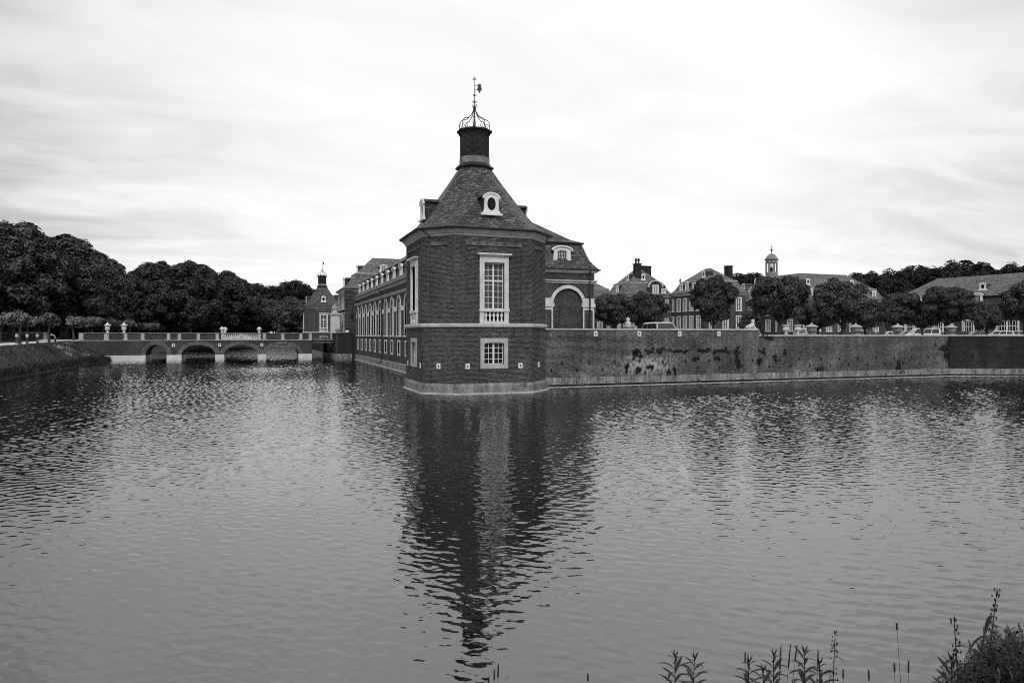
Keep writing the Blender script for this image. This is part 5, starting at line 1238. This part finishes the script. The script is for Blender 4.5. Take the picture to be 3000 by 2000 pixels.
# sphinx lying on the end of the tall wall
def skin(name, verts, edges, radii, mat, parent, sub=2, root=0):
    me = bpy.data.meshes.new(name); org = OFF[parent]
    me.from_pydata([tuple(Vector(v) - org) for v in verts], edges, []); o = bpy.data.objects.new(name, me); col.objects.link(o); o.parent = parent; OFF[o] = org
    md = o.modifiers.new('skin', 'SKIN')
    for i, r_ in enumerate(radii):
        sv = me.skin_vertices[0].data[i]; sv.radius = (r_, r_); sv.use_root = (i == root)
    md.use_smooth_shade = True
    s_ = o.modifiers.new('sub', 'SUBSURF'); s_.levels = sub; s_.render_levels = sub
    me.materials.append(M[mat]); return o
x = onY(2200, yw + .25); zt = 4.17; y = yw + .25
t = thing('sphinx_statue', (x, y, zt), 'pale stone sphinx lying on the right end of the tall wall', 'statue')
MB().box(x - .5, x + .48, y - .24, y + .24, zt, zt + .06).build('base', 'pale', t)
vs = [(x - .34, y, zt + .22), (x - .12, y, zt + .24), (x + .12, y, zt + .28), (x + .2, y, zt + .44), (x + .2, y, zt + .56), (x + .2, y, zt + .66),
      (x + .28, y - .1, zt + .12), (x + .42, y - .1, zt + .1), (x + .28, y + .1, zt + .12), (x + .42, y + .1, zt + .1), (x - .34, y - .13, zt + .15), (x - .14, y - .15, zt + .1), (x - .34, y + .13, zt + .15), (x - .14, y + .15, zt + .1), (x - .46, y, zt + .14)]
skin('body', vs, [(0, 1), (1, 2), (2, 3), (3, 4), (4, 5), (2, 6), (6, 7), (2, 8), (8, 9), (0, 10), (10, 11), (0, 12), (12, 13), (0, 14)], [.15, .14, .15, .12, .06, .1, .07, .05, .07, .05, .09, .06, .09, .06, .05], 'pale', t)
MB().lathe(x + .19, y, [(.02, zt + .78), (.1, zt + .76), (.13, zt + .68), (.13, zt + .5), (.10, zt + .44)], 10).build('headdress', 'pale', t, True)
# garden statue in the court, left of the parked car
x, y = atD(1840, 72)
t = thing('garden_statue', (x, y, GZ), 'small pale bust on a pedestal left of the parked car', 'statue')
MB().box(x - .45, x + .45, y - .4, y + .4, GZ, 4.55).build('pedestal', 'plinth', t)
MB().lathe(x, y, [(.3, 4.55), (.2, 4.65), (.3, 4.85), (.34, 5.0), (.14, 5.12), (.13, 5.2), (.2, 5.3), (.19, 5.45), (.06, 5.55)], 12).build('bust', 'pale', t, True)
# stair railing before the wing end
t = thing('stair_railing', (22, 48, 4), 'thin black iron stair railing before the blind brick arch', 'railing')
yr = 46.6; rl = MB()
def rp(px, py): xx = onY(px, yr); return (xx, yr, zat(py, xx, yr))
for px, pt in ((1614, 913), (1635.5, 914), (1657.5, 941), (1679, 940)): a_ = rp(px, pt); rl.tube([a_, (a_[0], yr, 3.2)], .035 if px == 1614 else .022, 5)
for p, q in (((1600, 914.5), (1637, 914.5)), ((1615, 920), (1712, 960)), ((1616, 938), (1655, 960)), ((1637, 915), (1700, 952)), ((1600, 933), (1640, 933))): rl.tube([rp(*p), rp(*q)], .018, 4)
rl.build('rails', 'black', t)

# ------------------------------------------------------------------ cars
def carpaint(name, v):
    m, t_, b_ = newmat(name); b_.inputs['Base Color'].default_value = g3(v); b_.inputs['Roughness'].default_value = .3; b_.inputs['Coat Weight'].default_value = .6; b_.inputs['Coat Roughness'].default_value = .08
    return m
M['car_white'] = carpaint('white_car_paint', .6); M['car_silver'] = carpaint('silver_car_paint', .42); M['car_dark'] = carpaint('dark_car_paint', .03); M['car_grey'] = carpaint('grey_car_paint', .2)
M['car_glass'], _t, _b = newmat('car_glass'); _b.inputs['Base Color'].default_value = g3(.02); _b.inputs['Roughness'].default_value = .05; _b.inputs['Specular IOR Level'].default_value = .8
def make_car(px, d, yaw, kind, paint, label):
    x, y = atD(px, d)
    t = thing('parked_car', (0, 0, 0), label, 'car', 'cars parked in the court')
    if kind == 'suv': L, W, H, hood, wsb, wst, rrt, rrb = 4.7, 1.9, 1.82, 1.08, 1.15, 1.75, 4.35, 4.6
    elif kind == 'van': L, W, H, hood, wsb, wst, rrt, rrb = 4.9, 1.9, 1.88, 1.05, .75, 1.65, 4.75, 4.85
    elif kind == 'wagon': L, W, H, hood, wsb, wst, rrt, rrb = 4.7, 1.8, 1.5, .95, 1.25, 2.05, 4.2, 4.6
    else: L, W, H, hood, wsb, wst, rrt, rrb = 4.3, 1.75, 1.46, .92, 1.15, 1.95, 3.3, 4.0
    hw = W/2; belt = hood - .02
    bd_ = MB(); prf = [(0, .35), (.05, .6), (.2, hood - .22), (wsb, hood), (rrb, hood + .02), (L - .05, hood - .1), (L, .6), (L - .05, .3), (.1, .25)]
    rings = []
    for k, ins in ((-hw, .0), (-hw + .06, .0), (hw - .06, .0), (hw, .0)):
        s_ = .97 if abs(k) == hw else 1.0
        rings.append([(L/2 + (p - L/2)*s_, k, .3 + (z - .3)*(s_)) for p, z in prf])
    bd_.loft(rings, True, True); bo = bd_.build('body', paint, t, True)
    md = bo.modifiers.new('bevel', 'BEVEL'); md.width = .04; md.segments = 2; md.angle_limit = R(25)
    tw_ = hw - .22
    cb = MB(); low_ = [(wsb, -hw + .05, belt), (rrb, -hw + .05, belt), (rrb, hw - .05, belt), (wsb, hw - .05, belt)]
    mid_ = [(wst - .08, -tw_ - .03, H - .1), (rrt + .08, -tw_ - .03, H - .1), (rrt + .08, tw_ + .03, H - .1), (wst - .08, tw_ + .03, H - .1)]
    top_ = [(wst + .12, -tw_ + .1, H), (rrt - .08, -tw_ + .1, H), (rrt - .08, tw_ - .1, H), (wst + .12, tw_ - .1, H)]
    cb.loft([low_, mid_, top_], False, True); cb.build('cabin', paint, t, False)
    def quadin(a, b_, c_, d_, m0, m1, mz0, mz1, off):
        a, b_, c_, d_ = map(Vector, (a, b_, c_, d_)); f = lambda u, v: (a*(1 - u) + b_*u)*(1 - v) + (d_*(1 - u) + c_*u)*v
        nrm = (b_ - a).cross(d_ - a).normalized()*off; return [tuple(f(u, v) + nrm) for u, v in ((m0, mz0), (m1, mz0), (m1, mz1), (m0, mz1))]
    for sd_ in (0, 1):
        a, b_ = (low_[0], low_[1]) if sd_ == 0 else (low_[2], low_[3]); d_, c_ = (mid_[0], mid_[1]) if sd_ == 0 else (mid_[2], mid_[3])
        for m0, m1 in ((.06, .36), (.39, .66), (.69, .94)): MB().add(quadin(a, b_, c_, d_, m0, m1, .1, .96, .012), [(0, 1, 2, 3)]).build('side_window', 'car_glass', t)
    MB().add(quadin(low_[3], low_[0], mid_[0], mid_[3], .06, .94, .06, .96, .012), [(0, 1, 2, 3)]).build('windscreen', 'car_glass', t)
    MB().add(quadin(low_[1], low_[2], mid_[2], mid_[1], .08, .92, .15, .94, .012), [(0, 1, 2, 3)]).build('rear_window', 'car_glass', t)
    for wx in (.8, L - .85):
        for s_ in (-1, 1):
            wm = MB(); n = 16
            wm.loft([[(wx + r_*math.cos(2*PI*i/n), s_*q, .32 + r_*math.sin(2*PI*i/n)) for i in range(n)] for r_, q in ((.3, hw - .2), (.32, hw - .16), (.32, hw - .02), (.22, hw + .01))], True, True); wo = wm.build('wheel', 'rubber', t)
            wm = MB().loft([[(wx + r_*math.cos(2*PI*i/n), s_*q, .32 + r_*math.sin(2*PI*i/n)) for i in range(n)] for r_, q in ((.2, hw - .02), (.18, hw + .02))], True, True); wm.build('rim', 'lead', wo)
    for s_ in (-1, 1):
        MB().box(-.01, .12, s_*(hw - .35) - .16, s_*(hw - .35) + .16, .62, .76).build('headlight', 'white', t)
        MB().box(L - .1, L + .01, s_*(hw - .2) - .1, s_*(hw - .2) + .1, .65, .88).build('tail_light', 'car_grey', t)
        MB().box(wsb + .35, wsb + .5, s_*(hw + .08) - .09, s_*(hw + .08) + .09, belt, belt + .14).build('mirror', paint, t)
    # move the car so that its middle stands on the spot
    c_, s_ = math.cos(yaw), math.sin(yaw)
    if kind == 'suv': t.scale = (1.0, 1.0, 1.06)
    t.rotation_euler = (0, 0, yaw); t.location = (x - c_*L/2, y - s_*L/2, GZ)
    return t
CARS = [
 (1938, 57.5, R(82), 'suv', 'car_silver', 'large parked car with pale roof and bright windscreen showing above the tall wall'),
 (2364, 104, R(75), 'van', 'car_white', 'white van partly hidden behind the first lidded urn'),
 (2522, 110, R(-35), 'wagon', 'car_dark', 'dark car with pale roof line partly hidden by the second lidded urn'),
 (2606, 112, R(-30), 'hatch', 'car_white', 'white car nose left of the third lidded urn'),
 (2650, 108, R(-20), 'hatch', 'car_grey', 'car roof between the third urn and the white minibus'),
 (2698, 104, R(-32), 'van', 'car_white', 'white minibus behind the lower wall, longest vehicle of the row'),
 (2755, 110, R(-30), 'hatch', 'car_silver', 'silver hatchback just right of the white minibus'),
 (2812, 113, R(-60), 'hatch', 'car_dark', 'dark car just right of the urn above the corner'),
 (2862, 108, R(-40), 'wagon', 'car_dark', 'dark sloping-roofed car right of the corner urn'),
 (2918, 106, R(-44), 'wagon', 'car_white', 'white estate car near the right edge'),
 (2974, 108, R(-44), 'wagon', 'car_silver', 'silver estate car at the right edge'),
]
for c_ in CARS: make_car(*c_)

# ------------------------------------------------------------------ near bank with weeds, at the photographer's feet
def cw(X, Y, Z): return (CA*X + SA*Y, -SA*X + CA*Y, Z)      # along / across the view line
rows = []
rng = random.Random(9)
for Yv, z in ((-30, 2.6), (-6, 2.4), (0, 2.1), (2, 1.55), (3.2, .95), (4.2, .55), (5.2, .2), (6.0, -.2), (6.6, -.6)):
    rows.append([cw(X, Yv, z + (rng.uniform(-.05, .05) if -1 < Yv < 6 else 0)) for X in np.linspace(-40, 40, 81)])
tag(MB().loft(rows, closed=False).build('near_bank', 'grass', smooth=True), kind='structure')
def ground_at(Y): return float(np.interp(Y, [-6, 0, 2, 3.2, 4.2, 5.2, 6.0], [2.4, 2.1, 1.55, .95, .55, .2, -.2]))
def place(px, py, d): return (px - 1500)/F_PX*d, HE + (981 - py)/F_PX*d
def leafblade(mb, p, d, L_, w_, up=0.3, droop=.5, n=5):
    """lance-shaped leaf from p along d, folded slightly and drooping"""
    d = Vector(d).normalized(); sd_ = d.cross(Vector((0, 0, 1))).normalized(); vs, fs = [], []
    for i in range(n + 1):
        u = i/n; c0 = Vector(p) + d*(L_*u) + Vector((0, 0, 1))*(L_*(up*u - droop*u*u)); ww = w_*math.sin(PI*min(u*.93 + .07, 1))**.8
        vs += [tuple(c0 - sd_*ww + Vector((0, 0, ww*.35))), tuple(c0), tuple(c0 + sd_*ww + Vector((0, 0, ww*.35)))]
    for i in range(n): k = i*3; fs += [(k, k + 1, k + 4, k + 3), (k + 1, k + 2, k + 5, k + 4)]
    mb.add(vs, fs)
def leafy_weed(px, py, d, label, seed, Lf=.125, lean=0.0):
    rn_ = random.Random(seed); X, zt = place(px, py, d); zb = ground_at(d) - .05; H = zt - zb
    b0 = Vector(cw(X - lean*H, d, zb)); tp = Vector(cw(X, d, zt))
    t = thing('leafy_weed', b0, label, 'plant', 'leafy weeds at the near water edge')
    pt = lambda u: b0.lerp(tp, u) + Vector((math.sin(u*5 + seed)*.012, 0, 0))
    MB().tube([pt(u/8) for u in range(9)], .006, 6, .0025).build('stem', 'weed', t)
    lf = MB(); n = int(H/.036)
    for i in range(n):
        u = .25 + .75*i/n; th = i*PI/2*1.05 + rn_.uniform(-.3, .3) + seed; k = min(1.0, .30 + 7.0*(1 - u)*H)
        for q in (0, PI):
            a_ = th + q; leafblade(lf, pt(u), (math.cos(a_), math.sin(a_), 0), Lf*k*rn_.uniform(.75, 1.1), .0115*k, up=.75 + .5*(1 - k), droop=rn_.uniform(.25, .75))
    for q in range(5): a_ = q*PI/2.5; leafblade(lf, pt(.99), (math.cos(a_), math.sin(a_), 0), .028, .005, up=1.8, droop=.2)
    lf.build('leaves', 'weed', t, True)
LW = [(1982, 1919, 4.3, 'leafy weed at the bottom edge, leftmost of the larger ones'), (2036, 1924, 4.4, 'leafy weed close right of the leftmost one, its leaves touching it'), (2192, 1935, 4.3, 'short bushy leafy weed in the middle of the bottom edge'),
      (2262, 1917, 4.3, 'leafy weed left of the thin grass stalks'), (2354, 1907, 4.1, 'tallest leafy weed, just left of the seed-headed stalk'), (2403, 1940, 4.2, 'low leafy weed right under the seed-headed stalk'),
      (2240, 1962, 4.0, 'very low leafy weed left of the grass stalks'), (2790, 1930, 3.6, 'dark leafy weed at the left flank of the corner thicket'), (2870, 1905, 3.7, 'dark leafy weed inside the corner thicket')]
for i, (px, py, d, lab) in enumerate(LW): leafy_weed(px, py, d, lab, i)
def seed_weed(px, py, d, label, seed, big=1.0, lean=.0, arms=7, arml=.1):
    rn_ = random.Random(seed); X, zt = place(px, py, d); zb = ground_at(d) - .05; H = zt - zb
    b0 = Vector(cw(X - lean*H, d, zb)); tp = Vector(cw(X, d, zt)); t = thing('seeding_weed', b0, label, 'plant')
    pt = lambda u: b0.lerp(tp, u) + Vector((math.sin(u*4 + seed)*.02, 0, 0))
    MB().tube([pt(u/10) for u in range(11)], .007*big, 6, .002).build('stem', 'weed', t)
    sd_ = MB()
    for i in range(int(60)):
        u = 1 - .42*rn_.random()**1.3; th = rn_.uniform(0, 6.28); r_ = .004 + .022*(1 - u)/.42 + rn_.uniform(0, .014)
        p = pt(u) + Vector((math.cos(th)*r_, math.sin(th)*r_, 0)); s_ = .0055*big**.5
        sd_.add([tuple(p + Vector(v)*s_) for v in ((1, 0, 0), (-1, 0, 0), (0, 1, 0), (0, -1, 0), (0, 0, 1.4), (0, 0, -1.4))], [(0, 2, 4), (2, 1, 4), (1, 3, 4), (3, 0, 4), (2, 0, 5), (1, 2, 5), (3, 1, 5), (0, 3, 5)])
    sd_.build('seed_head', 'weed', t)
    lf = MB()
    for i in range(arms):
        u = .5 + .45*i/arms; th = rn_.uniform(-.6, .6) + (PI if i % 2 else 0) - .35; leafblade(lf, pt(u), (math.cos(th), math.sin(th), 0), arml*rn_.uniform(.7, 1.3), .008*big, up=.5, droop=rn_.uniform(.7, 1.6))
    lf.build('leaves', 'weed', t, True)
seed_weed(2442, 1849, 4.2, 'upright stalk of dark seeds, tallest plant in the middle of the bottom edge', 3)
seed_weed(2791, 1809, 3.4, 'thick seed-headed stalk at the left of the corner thicket', 5, 1.3, -.04, 9, .09)
seed_weed(2926, 1722, 3.3, 'tallest curving weed stalk in the bottom right corner', 8, 1.2, .10, 14, .10)
seed_weed(3003, 1835, 3.3, 'dark stalk cut by the right edge', 11, 1.3, 0, 6, .07)
def grass_stalk(px, py, d, lean, label, group, head=.1):
    X, zt = place(px, py, d); zb = ground_at(d); b0 = Vector(cw(X - lean, d, zb)); tp = Vector(cw(X, d, zt)); t = thing('grass_stalk', b0, label, 'grass stalk', group)
    mid_ = b0.lerp(tp, .5) + Vector((-lean*.2, 0, 0)); MB().tube([b0, mid_, tp], .0025, 5, .0012).build('stem', 'weed', t)
    h = MB(); dr = (tp - mid_).normalized()
    h.tube([tp - dr*head, tp - dr*head*.6, tp - dr*head*.2, tp + dr*.004], .0055, 6, .002)
    for i in range(18):
        u = i/18; th = i*2.4; p = tp - dr*head*u; q = p + Vector((math.cos(th), math.sin(th), 1.4)).normalized()*.014; h.tube([p, q], .0025, 3, .0008)
    h.build('seed_head', 'weed', t)
G_ = 'thin grass stalks at the near water edge'
for px, py, ln, hd, lab in ((2288, 1893, .05, .14, 'thin grass stalk, left one of the leaning trio'), (2316, 1888, .09, .14, 'thin grass stalk, middle and tallest of the leaning trio'), (2335, 1891, .12, .10, 'thin grass stalk leaning most, right one of the trio'), (2183, 1912, .0, .06, 'thin straight grass stalk above the short bushy weed'),
        (2397, 1907, .04, .08, 'faint grass stalk beside the seed-headed weed'), (2627, 1827, -.07, .035, 'long bare stalk with one small dark head, standing alone'), (2545, 1963, -.03, .06, 'short grass stalk right of the middle weeds'), (2470, 1962, 0, .05, 'short grass stalk just right of the seed-headed weed'), (2620, 1944, -.03, .05, 'short stalk with a dark drooping head under the long bare stalk'), (2662, 1936, .02, .07, 'short dark stalk left of the corner thicket'),
        (1722, 1975, -.02, .04, 'tiny stalk tip alone at the bottom edge'), (1432, 1985, .02, .03, 'stalk tip, leftmost at the bottom edge'), (1460, 1945, .02, .08, 'slim stalk at the foot of the pavilion reflection'), (1448, 1962, .0, .06, 'short stalk left of the slim one at the foot of the reflection')):
    grass_stalk(px, py, 4.3, ln, lab, G_, hd)
# corner thicket: one tangle of blades and leaves
rng_ = np.random.default_rng(77)
n = 3400; nn_ = 1
Xc = rng_.random(n); dd = 3.0 + 1.3*rng_.random(n)
pxs = 2745 + 380*Xc**.75
topy = np.interp(pxs, [2700, 2780, 2850, 2900, 2950, 3000, 3120], [2010, 1975, 1925, 1868, 1862, 1866, 1850]) + 150*rng_.random(n)**.9 - 25 - 22*np.sin(pxs*.13)*np.sin(pxs*.041 + 1)
Xw = (pxs - 1500)/F_PX*dd; zt_ = HE + (981 - topy)/F_PX*dd
P = np.stack([CA*Xw + SA*dd, -SA*Xw + CA*dd, zt_], 1)
V = np.empty((n, 5, 4, 3)); th = rng_.random((n, 5))*6.28
for k in range(5):
    L_ = (.015 + .045*rng_.random(n)**2)[:, None]; u = np.stack([np.cos(th[:, k]), np.sin(th[:, k]), rng_.normal(size=n)*.7 - .2], 1); s_ = np.stack([-np.sin(th[:, k]), np.cos(th[:, k]), np.zeros(n)], 1)*.006
    c0 = P - np.array([0, 0, 1])*(rng_.random(n)[:, None]*.30)
    V[:, k, 0] = c0; V[:, k, 1] = c0 + u*L_*.5 + s_; V[:, k, 2] = c0 + u*L_; V[:, k, 3] = c0 + u*L_*.5 - s_
V2 = np.empty((n, 4, 3)); s_ = np.stack([np.cos(th[:, 0]), np.sin(th[:, 0]), np.zeros(n)], 1)*.003
B0 = P.copy(); B0[:, 2] = .6; B0[:, :2] += rng_.normal(size=(n, 2))*.08
s_ *= .5; V2[:, 0] = B0 - s_; V2[:, 1] = B0 + s_; V2[:, 2] = P + s_*.3; V2[:, 3] = P - s_*.3
o = bpy.data.objects.new('thicket', mesh_from_quads('thicket', np.concatenate([V.reshape(-1, 3), V2.reshape(-1, 3)]), 'weed')); col.objects.link(o)
tag(o, 'dark tangled thicket of weeds filling the bottom right corner', 'thicket', kind='stuff')
# unused template guard: anything still labelled x is dropped
for o in list(col.objects):
    if o.get('label') == 'x': bpy.data.objects.remove(o)
